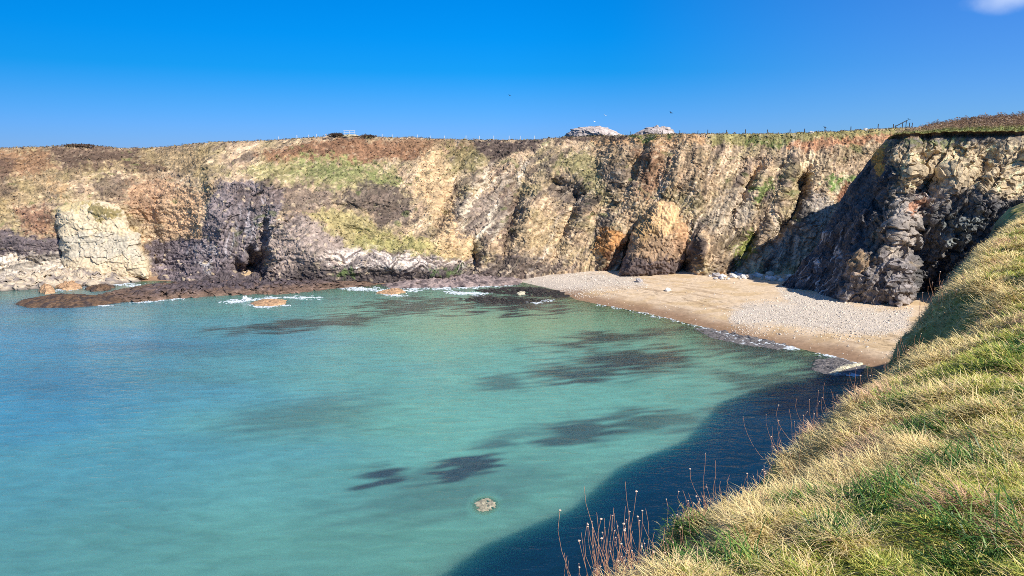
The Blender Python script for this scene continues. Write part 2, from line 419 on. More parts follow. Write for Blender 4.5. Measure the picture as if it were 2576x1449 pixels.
    R = [
        # left slope
        ((150, 124, 74), [(-700, 380), (540, 360), (520, 460), (430, 430), (200, 440), (0, 560), (-700, 600)], 25, .55, .8),
        ((142, 98, 64), [(-700, 375), (120, 375), (140, 430), (60, 445), (-700, 450)], 14, .7, .8),
        ((92, 70, 58), [(120, 366), (260, 366), (360, 372), (330, 400), (240, 420), (150, 432)], 10, .85, .6),
        ((84, 66, 60), [(-700, 430), (30, 400), (40, 500), (-700, 560)], 14, .6, .8),
        ((98, 74, 58), [(300, 408), (400, 406), (425, 430), (360, 432)], 8, .8, .5),
        ((98, 78, 66), [(270, 430), (335, 440), (330, 500), (270, 520), (230, 470)], 12, .7, 1.2),
        ((176, 134, 94), [(330, 450), (420, 450), (510, 500), (500, 590), (380, 560), (320, 520)], 14, .85, 1.0),
        ((206, 164, 116), [(400, 500), (520, 470), (500, 600), (420, 610)], 12, .8, 1.0),
        ((140, 88, 62), [(40, 530), (120, 520), (140, 590), (60, 600)], 12, .6, 1.0),
        ((176, 140, 92), [(130, 455), (170, 470), (150, 500), (120, 480)], 5, .8, .8),
        ((100, 88, 90), [(-700, 585), (30, 580), (60, 600), (155, 598), (158, 648), (-700, 655)], 5, .92, .25),
        ((190, 174, 150), [(-700, 652), (170, 640), (350, 636), (400, 660), (380, 690), (300, 720), (-700, 745)], 7, .95, .25),
        ((120, 110, 104), [(230, 672), (285, 665), (300, 695), (240, 702)], 5, .9, .3),
        ((142, 130, 118), [(-700, 690), (90, 690), (110, 730), (-700, 745)], 6, .7, .4),
        ((108, 95, 97), [(365, 618), (440, 600), (520, 600), (700, 690), (700, 735), (350, 735), (390, 690)], 6, .95, .25),
        # dark buttress
        ((122, 108, 106), [(548, 462), (620, 460), (710, 472), (720, 520), (690, 560), (672, 690), (600, 690), (500, 640), (512, 560)], 7, .95, .35),
        ((112, 92, 80), [(560, 470), (640, 480), (690, 470), (720, 500), (640, 540)], 10, .6, .9),
        ((112, 100, 98), [(620, 520), (680, 540), (668, 600), (640, 620)], 9, .5, 1.0),
        ((172, 164, 158), [(505, 655), (530, 660), (528, 685), (512, 680)], 3, .8, .6),
        # fold nose
        ((158, 138, 124), [(680, 560), (760, 540), (860, 590), (1010, 640), (1200, 650), (1200, 720), (680, 725)], 9, .9, .6),
        ((196, 178, 160), [(880, 632), (1000, 640), (1060, 655), (1000, 670), (860, 668)], 6, .75, .9),
        ((84, 74, 68), [(740, 660), (860, 672), (1100, 668), (1200, 660), (1230, 715), (700, 725)], 8, .8, .7),
        ((112, 94, 84), [(700, 470), (850, 470), (830, 530), (720, 560)], 12, .7, 1.2),
        ((98, 128, 40), [(845, 690), (890, 670), (900, 690), (860, 705)], 4, .85, .8),
        ((88, 124, 36), [(1075, 680), (1100, 676), (1102, 698), (1080, 700)], 3, .85, .8),
        ((88, 118, 40), [(1120, 672), (1170, 668), (1160, 686), (1125, 686)], 3, .8, .8),
        ((174, 156, 94), [(770, 535), (870, 522), (935, 545), (975, 580), (1200, 635), (1150, 650), (1010, 642), (880, 624), (840, 582)], 9, .85, .7),
        ((140, 138, 66), [(900, 590), (1010, 600), (1150, 640), (1000, 640), (890, 620)], 10, .5, 1.3),
        # bracken and turf on the middle top
        ((140, 98, 64), [(640, 385), (780, 360), (900, 345), (1100, 352), (1060, 400), (940, 410), (800, 412), (700, 415)], 9, .92, .5),
        ((98, 70, 52), [(720, 385), (820, 375), (880, 378), (800, 400)], 10, .6, .9),
        ((86, 70, 60), [(810, 342), (870, 338), (870, 350), (815, 352)], 3, .9, .4),
        ((152, 144, 84), [(600, 425), (700, 405), (860, 400), (1000, 420), (1010, 470), (900, 480), (740, 460), (650, 450)], 12, .7, 1.1),
        ((122, 132, 66), [(740, 415), (880, 405), (960, 430), (880, 450), (760, 440)], 12, .55, 1.4),
        ((122, 130, 64), [(930, 440), (1010, 460), (1000, 480), (920, 455)], 6, .7, 1.0),
        ((98, 82, 72), [(850, 495), (930, 455), (1030, 480), (1040, 560), (960, 575), (930, 540), (860, 515)], 9, .85, .8),
        ((146, 110, 74), [(1000, 350), (1200, 350), (1190, 400), (1080, 400)], 10, .6, 1.0),
        ((206, 170, 118), [(1060, 385), (1130, 372), (1125, 470), (1190, 600), (1180, 650), (1080, 630), (1100, 560), (1040, 480)], 10, .85, .8),
        ((128, 118, 62), [(1120, 360), (1220, 370), (1210, 430), (1130, 440)], 12, .65, 1.2),
        ((86, 70, 62), [(1190, 352), (1380, 352), (1350, 375), (1240, 402), (1200, 385)], 6, .95, .4),
        ((128, 112, 100), [(1150, 500), (1250, 470), (1300, 520), (1250, 600), (1140, 590)], 10, .75, 1.0),
        ((226, 204, 166), [(1222, 420), (1236, 420), (1166, 575), (1144, 590)], 3, .75, .6),
        ((226, 206, 172), [(1275, 446), (1285, 446), (1216, 604), (1205, 600)], 2.5, .7, .6),
        ((226, 206, 172), [(1320, 410), (1332, 410), (1242, 606), (1230, 604)], 2.5, .75, .4), ((232, 214, 190), [(1370, 640), (1382, 636), (1330, 700), (1316, 704)], 2.5, .9, .3), ((88, 74, 66), [(1130, 470), (1150, 465), (1100, 600), (1084, 600)], 5, .6, .6),
        ((106, 84, 70), [(1250, 440), (1300, 430), (1310, 560), (1280, 650), (1260, 620)], 9, .75, .9),
        ((92, 78, 72), [(1250, 640), (1330, 640), (1440, 665), (1400, 690), (1230, 720), (1200, 690)], 8, .85, .7),
        ((180, 152, 106), [(1300, 550), (1410, 540), (1430, 630), (1350, 650), (1290, 620)], 12, .7, 1.0),
        ((138, 130, 76), [(1420, 380), (1500, 400), (1570, 500), (1540, 520), (1450, 450), (1400, 420)], 12, .75, 1.0),
        ((90, 78, 70), [(1380, 450), (1430, 450), (1490, 510), (1460, 540), (1390, 490)], 8, .8, 1.0),
        ((196, 150, 96), [(1480, 345), (1780, 340), (1780, 362), (1500, 368)], 5, .85, .4),
        ((176, 144, 102), [(1480, 370), (1790, 365), (1800, 480), (1700, 560), (1550, 560)], 14, .6, 1.0),
        ((142, 88, 54), [(1600, 380), (1680, 370), (1680, 480), (1610, 500)], 12, .5, 1.2),
        ((104, 90, 80), [(1510, 420), (1580, 410), (1600, 480), (1530, 490)], 10, .7, 1.1),
        ((184, 124, 52), [(1505, 590), (1555, 570), (1570, 600), (1530, 665), (1500, 640)], 6, .85, .6),
        ((110, 66, 46), [(1530, 640), (1570, 600), (1600, 640), (1560, 690), (1520, 690)], 8, .7, .8),
        ((168, 152, 128), [(1820, 480), (1900, 470), (1900, 560), (1800, 600), (1750, 560)], 14, .6, 1.0),
        ((132, 122, 78), [(1660, 480), (1760, 490), (1780, 540), (1690, 530)], 10, .6, 1.2),
        ((92, 74, 54), [(1790, 600), (1900, 570), (1910, 640), (1860, 690), (1780, 690)], 10, .6, .9),
        ((118, 124, 40), [(1865, 590), (1890, 580), (1895, 640), (1840, 665), (1845, 640)], 5, .85, .7),
        ((106, 128, 48), [(1895, 480), (1935, 450), (1945, 470), (1905, 510)], 5, .8, .7),
        ((214, 184, 138), [(2030, 380), (2060, 375), (2120, 460), (2090, 490), (2050, 470), (2010, 420)], 9, .85, .6),
        ((158, 148, 136), [(1960, 560), (2050, 480), (2110, 520), (2060, 620), (1950, 680), (1930, 650)], 12, .7, .8),
        ((76, 70, 66), [(2000, 500), (2035, 470), (2040, 560), (2005, 600)], 8, .75, .9),
        ((112, 146, 62), [(2080, 455), (2150, 432), (2165, 445), (2110, 485), (2085, 480)], 5, .9, .5),
        ((136, 92, 64), [(2112, 462), (2200, 440), (2180, 530), (2105, 510)], 5, .97, .25),
        ((150, 138, 78), [(1785, 335), (2260, 322), (2260, 345), (2050, 362), (1900, 366), (1790, 368)], 5, .95, .35),
        ((96, 116, 48), [(1880, 350), (1980, 350), (1980, 362), (1890, 365)], 5, .7, .8),
        ((186, 130, 86), [(1985, 362), (2080, 352), (2250, 340), (2250, 362), (2080, 374), (1980, 380)], 5, .9, .5),
        ((150, 124, 92), [(2060, 378), (2250, 362), (2220, 430), (2120, 430)], 10, .6, 1.0),
        ((88, 68, 58), [(1400, 343), (1590, 338), (1590, 350), (1400, 354)], 4, .85, .4),
        ((104, 122, 50), [(1575, 342), (1700, 338), (1690, 348), (1580, 352)], 4, .8, .5),
    ]
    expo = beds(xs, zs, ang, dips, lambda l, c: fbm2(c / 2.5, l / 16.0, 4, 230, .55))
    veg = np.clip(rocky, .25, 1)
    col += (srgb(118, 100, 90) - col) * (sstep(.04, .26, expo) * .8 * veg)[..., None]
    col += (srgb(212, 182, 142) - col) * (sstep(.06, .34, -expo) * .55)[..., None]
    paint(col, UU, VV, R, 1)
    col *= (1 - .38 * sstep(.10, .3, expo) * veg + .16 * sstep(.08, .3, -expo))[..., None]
    # strata bands of paler and darker rock
    band = beds(xs, zs, ang, dips, lambda l, c: noise2(c / .8, l / 5.0, 120)); rk = np.clip(rocky, 0, 1)[..., None]
    col *= (1 + .55 * rk * np.clip(band, -.7, .7)[..., None])
    streak = beds(xs, zs, ang, dips, lambda l, c: noise2(c / 1.5, l / 16.0, 121) + .6 * noise2(c / .7, l / 9.0, 122))
    fine = beds(xs, zs, np.minimum(ang + .2, 1.15), dips, lambda l, c: noise2(c / .42, l / 6.0, 129) + .5 * noise2(c / .8, l / 11.0, 131))
    col *= (1 + .5 * sstep(1180, 1520, UU) * np.clip(rocky, 0, 1) * np.clip(fine, -.75, .75))[..., None]
    sw = sstep(1040, 1150, UU) * np.clip(rocky, .35, 1) * (.25 + .75 * sstep(-.12, .22, fbm2(UU / 120, VV / 90, 3, 128)))
    col *= (1 - .4 * sw * sstep(.1, .5, streak) * sstep(-.3, .2, n1 + .2))[..., None]
    col += (srgb(226, 202, 168) - col) * (sw * .5 * sstep(.22, .55, -streak))[..., None]
    # tight folds picked out in pale and dark beds at the foot of the middle cliff
    tri = np.abs(((UU + 30 * fbm2(UU / 60, VV / 40, 2, 123)) / 62.0) % 2 - 1)
    fb = noise2((VV - 34 * tri) / 6.0 + 1.5 * fbm2(UU / 30, VV / 30, 2, 125), UU / 160.0, 124)
    fm = sstep(10, -14, poly_sd(UU + 18 * wob, VV + 10 * wob2, [(800, 640), (880, 622), (1010, 632), (1120, 652), (1190, 660), (1150, 682), (980, 680), (820, 676)]))
    col += (srgb(222, 204, 186) - col) * (fm * sstep(.02, .3, fb) * .85)[..., None]
    col += (srgb(96, 84, 82) - col) * (fm * sstep(.02, .3, -fb) * .7)[..., None]
    bs_ = noise2(UU / 7.0 + 2 * wob, VV / 60.0, 127); bm = sstep(8, -8, poly_sd(UU + 14 * wob, VV, [(615, 500), (690, 490), (680, 600), (640, 640), (560, 650), (470, 640), (470, 612), (560, 610)]))
    col += (srgb(176, 166, 162) - col) * (bm * sstep(.1, .5, bs_) * .6)[..., None]
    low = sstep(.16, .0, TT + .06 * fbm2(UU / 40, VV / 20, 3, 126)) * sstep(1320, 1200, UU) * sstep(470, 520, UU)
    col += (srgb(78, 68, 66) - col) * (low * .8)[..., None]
    # tussocks, stones, bare specks
    sp = noise3(x / 1.3, y / 1.3, z / .9, 130); sp2 = noise3(x / .6, y / .6, z / .5, 134)
    col *= (1 + .42 * np.clip(sp, -.8, .8) + .13 * sp2)[..., None]
    pale = sstep(.42, .6, noise3(x / 1.3, y / 1.3, z / 1.0, 138)) * np.clip(rocky, .3, 1)
    col += (srgb(214, 188, 146) - col) * (pale * .6)[..., None]
    grn = sstep(.25, .5, noise3(x / 2.4, y / 2.4, z / 1.6, 141)) * sstep(.1, .3, fbm2(UU / 120, VV / 70, 3, 143)) * sstep(.2, .4, TT)
    col += (srgb(104, 116, 52) - col) * (grn * .5)[..., None]
    lum = col.mean(-1, keepdims=True); col = 1.0 * (lum + .85 * (col - lum))
    col = np.clip(col, .012, .75)
    # ---- plateau behind the edge and a footing below it
    last = P[-1]; crow = col[-1]
    rr = np.array([1.5, 4, 9, 18, 35, 70, 140])
    plat = []; pc = []
    for r in rr:
        k = (last[:, 1] + r) / last[:, 1]
        q = last.copy(); q[:, 0] *= k; q[:, 1] *= k; q[:, 2] += -.3 - .03 * r + .25 * fbm2(last[:, 0] / 4, last[:, 0] * 0 + r, 2, 9)
        plat.append(q); pc.append(crow * .6 + .4 * srgb(140, 125, 70))
    f0 = P[0].copy(); f1 = f0.copy(); f1[:, 2] -= 5; f1[:, 1] -= .5
    P = np.concatenate([f1[None], P, np.array(plat)], 0)
    col = np.concatenate([col[:1], col, np.array(pc)], 0)
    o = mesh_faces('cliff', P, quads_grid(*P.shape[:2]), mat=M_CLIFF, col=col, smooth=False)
    tag(o, kind='structure')
    return P, col, UU, VV, rocky
CL_P, CL_C, CL_U, CL_V, CL_R = build_cliff()

# ================================================================== HEADLAND ON THE RIGHT
def build_headland():
    U = np.concatenate([np.linspace(1930, 2600, 820), np.linspace(2602, 3100, 120)])
    nt = 400; t = np.linspace(0, 1, nt)
    foot = np.interp(U, [1930, 1945, 2000, 2060, 2130, 2200, 2290, 2320, 2400, 2576, 2800, 3100], [735, 737, 744, 750, 774, 776, 784, 772, 790, 830, 812, 800])
    top = np.interp(U, [1930, 1945, 2000, 2060, 2110, 2140, 2170, 2200, 2228, 2300, 2400, 2576, 2800, 3100], [734.5, 733, 688, 610, 512, 465, 428, 388, 352, 350, 348, 346, 342, 338])
    top = np.minimum(top + 5 * fbm2(U / 24, U * 0, 3, 14), foot - 1)
    D0 = at_height(U, foot, 1.6)[:, 1]
    rows = [0, .15, .3, .5, .7, .85, 1]
    cols = [1930, 2000, 2060, 2130, 2200, 2250, 2292, 2325, 2400, 2500, 2576, 2800, 3100]
    tab = [[0, .3, .5, .8, 1, 1.2, 1.5], [0, 1, 2, 3, 4, 4.5, 5], [0, 1, 2, 4, 5.5, 6.5, 8], [0, 2, 4, 8, 12, 15, 18],
           [0, 2, 3, 6, 10, 14, 18], [0, 1.5, 3, 5, 7.5, 10.5, 13], [0, 1.5, 3, 5.5, 8, 10, 12], [2.5, 3.5, 5, 6.5, 8, 9.5, 11.5],
           [0, 2, 4, 7, 11, 14, 16], [0, 2, 5, 9, 14, 18, 20], [0, 3, 6, 12, 18, 22, 24], [0, 3, 6, 12, 18, 22, 24], [0, 3, 6, 12, 18, 22, 24]]
    D = D0 + blur_u(table(cols, rows, tab, U, t), 6)
    UU = np.broadcast_to(U, D.shape).copy(); TT = np.broadcast_to(t[:, None], D.shape)
    VV = foot + (top - foot) * TT
    wob = fbm2(UU / 40, VV / 40, 3, 221); wob2 = fbm2(UU / 40 + 7, VV / 40, 3, 225)
    def bump(uc, vc, ru, rv, amp, ang=0.0, p=2):
        ca, sa = math.cos(ang), math.sin(ang)
        a = (UU - uc + 14 * wob) * ca + (VV - vc + 14 * wob2) * sa; b = -(UU - uc + 14 * wob) * sa + (VV - vc + 14 * wob2) * ca
        return amp * np.exp(-(np.abs(a / ru) ** p + np.abs(b / rv) ** p))
    F = bump(2210, 700, 70, 70, 4.0, .2, 3) + bump(2170, 660, 26, 30, 1.5) + bump(2260, 775, 18, 26, 2) + bump(2215, 778, 12, 14, -3)
    F = F + bump(2255, 570, 34, 70, 3.0, .35) + bump(2340, 530, 30, 60, 2.4, .3)
    F = F + bump(2390, 440, 40, 40, 2.2, .3) + bump(2345, 455, 14, 44, -2.2, .6) + bump(2470, 430, 16, 60, -3, .5) + bump(2520, 450, 34, 60, 2.5, .4)
    F = F + bump(2280, 420, 36, 46, 2.0, .2) + bump(2430, 600, 20, 80, 1.6, .5) + bump(2395, 640, 12, 80, -2.5, .5)
    F = F + bump(2425, 640, 36, 180, -5.5, .707) + bump(2330, 745, 24, 40, -3.5, .4) + bump(2060, 640, 10, 90, 1.0, .45) + bump(2090, 660, 10, 90, -1.2, .45)
    D = D - F * sstep(0, .05, TT + .03)
    P = at_depth(UU, VV, D); nr = normals_of(P)
    x, y, z = P[..., 0], P[..., 1], P[..., 2]
    edge = sstep(1.0, .93, TT) * .8 + .2; tip = sstep(1940, 1990, UU)
    # arched beds on the dark flank, shattered blocks on the lit side
    ang = np.interp(UU, [1930, 2050, 2150, 2300, 2600], [.75, 1.15, 1.2, 1.25, 1.15]) + .25 * fbm2(UU / 130, VV / 110, 2, 161) + .5 * sstep(560, 720, VV) * sstep(2140, 2050, UU)
    wx = (x * .6 - y * .8); xs = wx + 1.2 * fbm3(x / 7, y / 7, z / 7, 2, 170); zs = z + 1.2 * fbm3(x / 7 + 4, y / 7, z / 7, 2, 173)
    dips = (.4, .8, 1.2)
    flank = sstep(30, -30, (UU - 2120) - (700 - VV) * .42)
    st = beds(xs, zs, ang, dips, lambda l, c: ridge2(c / 1.3, l / 9, 3, 180)); st2 = beds(xs, zs, ang, dips, lambda l, c: ridge2(c / .5, l / 6, 2, 184))
    wj = .3 * fbm3(x / 1.2, y / 1.2, z / 1.2, 2, 186)
    blk = beds(xs, zs, ang, dips, lambda l, c: facets2(c / 2.3 + wj, l / 3.6, 188)); blk2 = beds(xs, zs, ang, dips, lambda l, c: facets2(c / .8 + wj, l / 1.3, 190))
    d = 1.6 * fbm3(x / 9, y / 9, z / 9, 3, 192) + flank * (.75 * st + .3 * st2 + .5 * blk) + (1 - flank) * (2.2 * beds(xs, zs, ang, dips, lambda l, c: facets2(c / 4.6, l / 6.5 + wj, 187)) + 1.7 * blk + .6 * blk2 + .35 * st + .7 * fbm3(x / 2.8, y / 2.8, z / 2.2, 3, 196))
    d = d + .25 * noise3(x / .6, y / .6, z / .6, 199)
    P = P + nr * (d * edge * tip)[..., None]
    col = np.empty(UU.shape + (3,)); col[:] = srgb(104, 96, 90)
    n2 = fbm2(UU / 30, VV / 24, 4, 209)
    col += (srgb(150, 132, 104) - col) * sstep(0, .35, n2)[..., None] * .7
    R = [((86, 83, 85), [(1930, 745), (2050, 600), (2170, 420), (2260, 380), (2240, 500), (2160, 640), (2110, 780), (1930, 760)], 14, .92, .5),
         ((198, 174, 134), [(2240, 370), (2600, 350), (3100, 340), (3100, 520), (2560, 500), (2420, 480), (2260, 480)], 16, .8, .9),  # tan upper rock, lightened in colour to look sunlit
         ((160, 148, 134), [(2240, 480), (2420, 470), (2400, 620), (2240, 640)], 14, .7, 1.0),  # grey rock, also lightened where the grazing sun falls
         ((136, 128, 124), [(2130, 680), (2290, 640), (2310, 790), (2110, 790)], 10, .75, .8),
         ((170, 136, 92), [(2140, 690), (2150, 645), (2190, 640), (2180, 660), (2155, 700)], 6, .6, .7),
         ((200, 156, 72), [(2205, 370), (2235, 372), (2225, 420), (2212, 440)], 5, .7, .6),
         ((170, 116, 80), [(2290, 505), (2330, 500), (2325, 530), (2290, 535)], 6, .7, .8),
         ((78, 78, 78), [(2320, 520), (2520, 500), (2600, 560), (2450, 700), (2300, 790), (2300, 640)], 16, .75, .6),  # shade of the slanting gully, painted into the rock as dark grey
         ((136, 142, 134), [(2360, 560), (2460, 520), (2480, 560), (2400, 640)], 12, .5, 1.0),
         ((98, 110, 52), [(2260, 352), (2420, 352), (2420, 366), (2300, 366)], 5, .6, .8)]
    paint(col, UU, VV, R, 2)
    band = beds(xs, zs, ang, dips, lambda l, c: noise2(c / .75, l / 8, 212)); col *= (1 + .6 * np.clip(band, -.6, .8))[..., None]
    vein = sstep(.62, .85, st) * flank * sstep(540, 600, VV) * sstep(2140, 2090, UU) * sstep(1990, 2040, UU)
    col += (srgb(206, 206, 206) - col) * (vein * .8)[..., None]
    col *= (1 + .4 * noise3(x / .5, y / .5, z / .45, 214) + .3 * noise3(x / 1.3, y / 1.3, z, 216))[..., None]
    col = np.clip(col, .01, .6)
    # turf cap with an undercut lip; left of it the ridge falls away behind
    last = P[-1]; w = sstep(2212, 2245, U)[:, None]
    sky = np.interp(U, [1930, 2215, 2260, 2300, 2330, 2400, 2450, 2576, 3100], [340, 338, 326, 319, 313, 304, 298, 290, 280]) + 1.5 * fbm2(U / 16, U * 0, 3, 31)
    vl = np.interp(U, [2200, 2260, 2400, 2600, 3100], [350, 337, 331, 329, 322]) + 7 * fbm2(U / 26, U * 0, 4, 33)
    D1 = last[:, 1]; lipn = .5 * fbm2(U / 14, U * 0 + 3, 3, 35); lipu = np.clip(.5 + 1.6 * fbm2(U / 30, U * 0 + 9, 3, 36), 0, 1.3)
    rowsP = []; rowsC = []
    for r, q, c in ((.6, at_depth(U, np.minimum(top + 0, vl + 9), D1 + .5 + 1.0 * lipu), srgb(112, 88, 66)), (1.2, at_depth(U, vl + 2.5, D1 + .3 + .8 * lipu + lipn), srgb(104, 80, 60)), (1.8, at_depth(U, vl, D1 - .5 + lipn), srgb(120, 110, 58))):
        b = last.copy(); b[:, :2] *= ((last[:, 1] + r) / last[:, 1])[:, None]; b[:, 2] -= .6 * r
        rowsP.append(b * (1 - w) + q * w); rowsC.append(np.broadcast_to(c, b.shape))
    for k in range(1, 31):
        f = k / 30.0
        w = sstep(2212 + 170 * f, 2245 + 170 * f, U)[:, None]
        f2 = np.minimum(1, f / np.clip((U - 2215) / 190.0, .12, 1))
        vv = vl + (sky - vl) * f2; q = at_depth(U, vv, D1 - .5 + lipn + 22 * f)
        q[:, 2] += .35 * fbm2(q[:, 0] / 1.3, q[:, 1] / 1.3, 3, 37) * (1 - .5 * f)
        r = 1.8 + f * 40
        b = last.copy(); b[:, :2] *= ((last[:, 1] + r) / last[:, 1])[:, None]; b[:, 2] = np.maximum(b[:, 2] - 1.2 * r, -4)
        n = fbm2(q[:, 0] / 2.5, q[:, 1] / 2.5, 3, 39)
        c = srgb(150, 124, 96) + (srgb(124, 126, 68) - srgb(150, 124, 96)) * np.clip(sstep(.42, .1, f2) + .6 * sstep(.1, .4, n), 0, 1)[:, None]
        c = c * (1 + .5 * n)[:, None]
        c = c * w + srgb(70, 66, 66) * (1 - w)
        rowsP.append(b * (1 - w) + q * w); rowsC.append(c)
    for r in (10, 40, 100):
        q = rowsP[-1].copy() if r == 10 else q
        q = q.copy(); q[:, :2] *= ((q[:, 1] + r) / q[:, 1])[:, None]; q[:, 2] -= r * .05
        rowsP.append(q); rowsC.append(rowsC[-1])
    f1 = P[0].copy(); f1[:, 2] -= 4; f1[:, 1] -= .3
    Pn = np.concatenate([f1[None], P, np.array(rowsP)], 0); Cn = np.concatenate([col[:1], col, np.array(rowsC)], 0)
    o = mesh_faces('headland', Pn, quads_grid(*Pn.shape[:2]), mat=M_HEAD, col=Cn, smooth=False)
    tag(o, kind='structure')
    k0 = 1 + len(P) + 2
    return Pn[k0:k0 + 31], Cn[k0:k0 + 31], U, P, col
HT_P, HT_C, HT_U, HD_P, HD_C = build_headland()

# ================================================================== BEACH AND SEABED
SHORE_UV = [(-700, 740), (0, 722), (390, 706), (700, 720), (1000, 714), (1290, 704), (1400, 730), (1450, 754), (1530, 770), (1620, 786), (1700, 806), (1800, 831), (1900, 852), (1990, 872), (2080, 893), (2150, 912), (2250, 938)]
SHORE = [tuple(at_height(u, v, 0)[:2]) for u, v in SHORE_UV] + [(72, 92), (88, 86), (200, 86)]
LAND = SHORE + [(200, 400), (-400, 400)]

def reef_amount(x, y):
    """dark weed and rock on the sea floor, laid in beds running up the bay"""
    U, V = to_view(np.stack([x, y, np.zeros_like(x)], -1))
    wx = fbm2(x / 9, y / 9, 3, 300); wy = fbm2(x / 9 + 3, y / 9, 3, 304)
    beds = fbm2((-x * .30 + y * .95) / 2.8 + wx, (x * .95 + y * .30) / 13, 4, 308, .6)
    beds = .6 * beds + .75 * noise2((-x * .26 + y * .97) / 1.2 + .7 * wx, (x * .97 + y * .26) / 5.5, 312)
    R = 0
    for (uc, vc, ru, rv, a, s, k) in [(1290, 762, 150, 26, .03, 1.0, 1), (1080, 768, 190, 22, -.05, .75, 1), (760, 818, 230, 16, -.08, .8, .5), (1530, 852, 180, 20, -.12, .75, .6),
                                (1600, 905, 190, 36, -.05, .8, .5), (1460, 940, 130, 30, 0, .75, .4), (1260, 966, 80, 26, 0, .5, .4), (1900, 880, 170, 40, .16, .7, .6), (2080, 945, 130, 44, .2, .75, .6), (1960, 970, 220, 40, .1, .6, .6), (2030, 1010, 160, 40, .1, .6, .5),
                                (970, 1190, 84, 26, -.28, .85, .75), (1170, 1178, 130, 30, -.2, .85, .75), (1080, 1195, 160, 40, -.2, .45, .6), (1250, 1120, 70, 14, -.1, .55, .3), (1440, 1085, 150, 34, -.05, .7, .5), (1640, 1060, 190, 34, -.05, .6, .5),
                                (760, 1050, 240, 56, -.1, .42, .3), (300, 960, 420, 60, 0, .22, .3), (1150, 1235, 330, 80, -.2, .4, .3), (1660, 835, 90, 10, -.12, .7, .4), (900, 800, 120, 8, -.06, .8, .4), (420, 880, 300, 24, 0, .3, .3)]:
        ca, sa = math.cos(a), math.sin(a)
        p = (U - uc + 30 * wx) * ca + (V - vc + 14 * wy) * sa; q = -(U - uc + 30 * wx) * sa + (V - vc + 14 * wy) * ca
        e = np.sqrt((p / ru) ** 2 + (q / rv) ** 2)
        R = np.maximum(R, s * sstep(1.35, .25, e + 1.5 * k * beds))
    return R

LONE = at_height(1220, 1271, 0.0)
def sea_floor(x, y):
    sd = -poly_sd(x, y, LAND)                     # + on land
    z = np.where(sd > 0, 3.5 * (1 - np.exp(-np.maximum(sd, 0) / 20)), 0)
    dd = np.maximum(-sd, 0)
    z = z - np.where(sd <= 0, .85 * (1 - np.exp(-dd / 10)) + .045 * dd, 0)
    z = np.maximum(z, -5.5)
    z = z + .1 * fbm2(x / 5, y / 5, 3, 320) * sstep(-1, 2, np.abs(sd)) + .04 * fbm2(x / 1.2, y / 1.2, 2, 324)
    R = reef_amount(x, y) * sstep(-1.0, 2.5, dd + .01)
    zr = -.35 - .9 * (1 - R) - .02 * dd + .3 * fbm2(x / 2.2, y / 2.2, 3, 328)
    z = np.where(sd < 0, z + (np.maximum(z, zr) - z) * sstep(.1, .7, R), z)
    lr = np.sqrt(((x - LONE[0]) / 1.25) ** 2 + ((y - LONE[1]) / 1.9) ** 2)
    z = np.maximum(z, -.24 - 4.5 * np.maximum(lr - .62, 0)); R = R * sstep(.9, 1.6, lr)
    return z, sd, R

PEB1 = [(1840, 778), (1900, 765), (2050, 762), (2150, 775), (2290, 785), (2270, 830), (2170, 840), (2060, 825), (1950, 812), (1850, 812)]
PEB2 = [(1290, 712), (1340, 690), (1480, 682), (1590, 700), (1620, 715), (1500, 725), (1380, 732), (1320, 728)]
PEB3 = [(1960, 730), (2080, 745), (2140, 772), (2060, 775), (1980, 755)]

def build_beach():
    xs = np.concatenate([np.linspace(-170, -60, 90, endpoint=False), np.linspace(-60, 76, 560, endpoint=False), np.linspace(76, 130, 50)])
    ys = np.concatenate([np.linspace(20, 48, 50, endpoint=False), np.linspace(48, 85, 130, endpoint=False), np.linspace(85, 195, 420)])
    X, Y = np.meshgrid(xs, ys)
    Z, sd, R = sea_floor(X, Y)
    U, V = to_view(np.stack([X, Y, Z], -1))
    col = np.empty(X.shape + (3,)); col[:] = srgb(234, 206, 170)
    n = fbm2(X / 7, Y / 4, 4, 340)
    col += (srgb(220, 188, 142) - col) * sstep(-.1, .3, n)[..., None] * .8
    wet = sstep(7.5, 1.0, sd + 2.5 * fbm2(X / 8, Y / 8, 3, 344))
    col += (srgb(158, 124, 96) - col) * (wet * .9)[..., None]
    tide = sstep(.3, .48, noise2(X / 9 + .3 * n, sd / 1.3, 346)) * sstep(30, 18, sd) * sstep(3, 6, sd)
    col += (srgb(168, 138, 106) - col) * (tide * .45)[..., None]
    for pg, s in ((PEB1, .85), (PEB2, .8), (PEB3, .85)):
        p = poly_sd(U + 20 * fbm2(X / 5, Y / 5, 3, 350), V + 9 * fbm2(X / 5 + 3, Y / 5, 3, 352), pg)
        col += (srgb(222, 208, 190) - col) * (sstep(14, -10, p + 9 * fbm2(X / 1.3, Y / 1.3, 2, 354)) * s)[..., None]
    wrack = sstep(.36, .5, noise2(X / 1.6, sd / .5 + 1.5 * n, 347)) * sstep(17, 14, sd + 2 * n) * sstep(8, 10, sd + 2 * n)
    col += (srgb(96, 78, 60) - col) * (wrack * .5)[..., None]
    sub = sstep(.2, -.6, sd)
    col += (srgb(176, 170, 120) - col) * sub[..., None]
    col += (srgb(58, 50, 44) - col) * (np.clip(R * 1.25, 0, 1) * sstep(.5, -.5, sd))[..., None]
    col *= .76 * (1 + .16 * noise2(X / .5, Y / .5, 356) + .12 * noise2(X / 1.2, Y / .8, 358))[..., None]
    P = np.stack([X, Y, Z], -1)
    o = mesh_faces('beach', P, quads_grid(*X.shape), mat=M_BEACH, col=np.clip(col, .01, .8))
    tag(o, kind='structure')
build_beach()

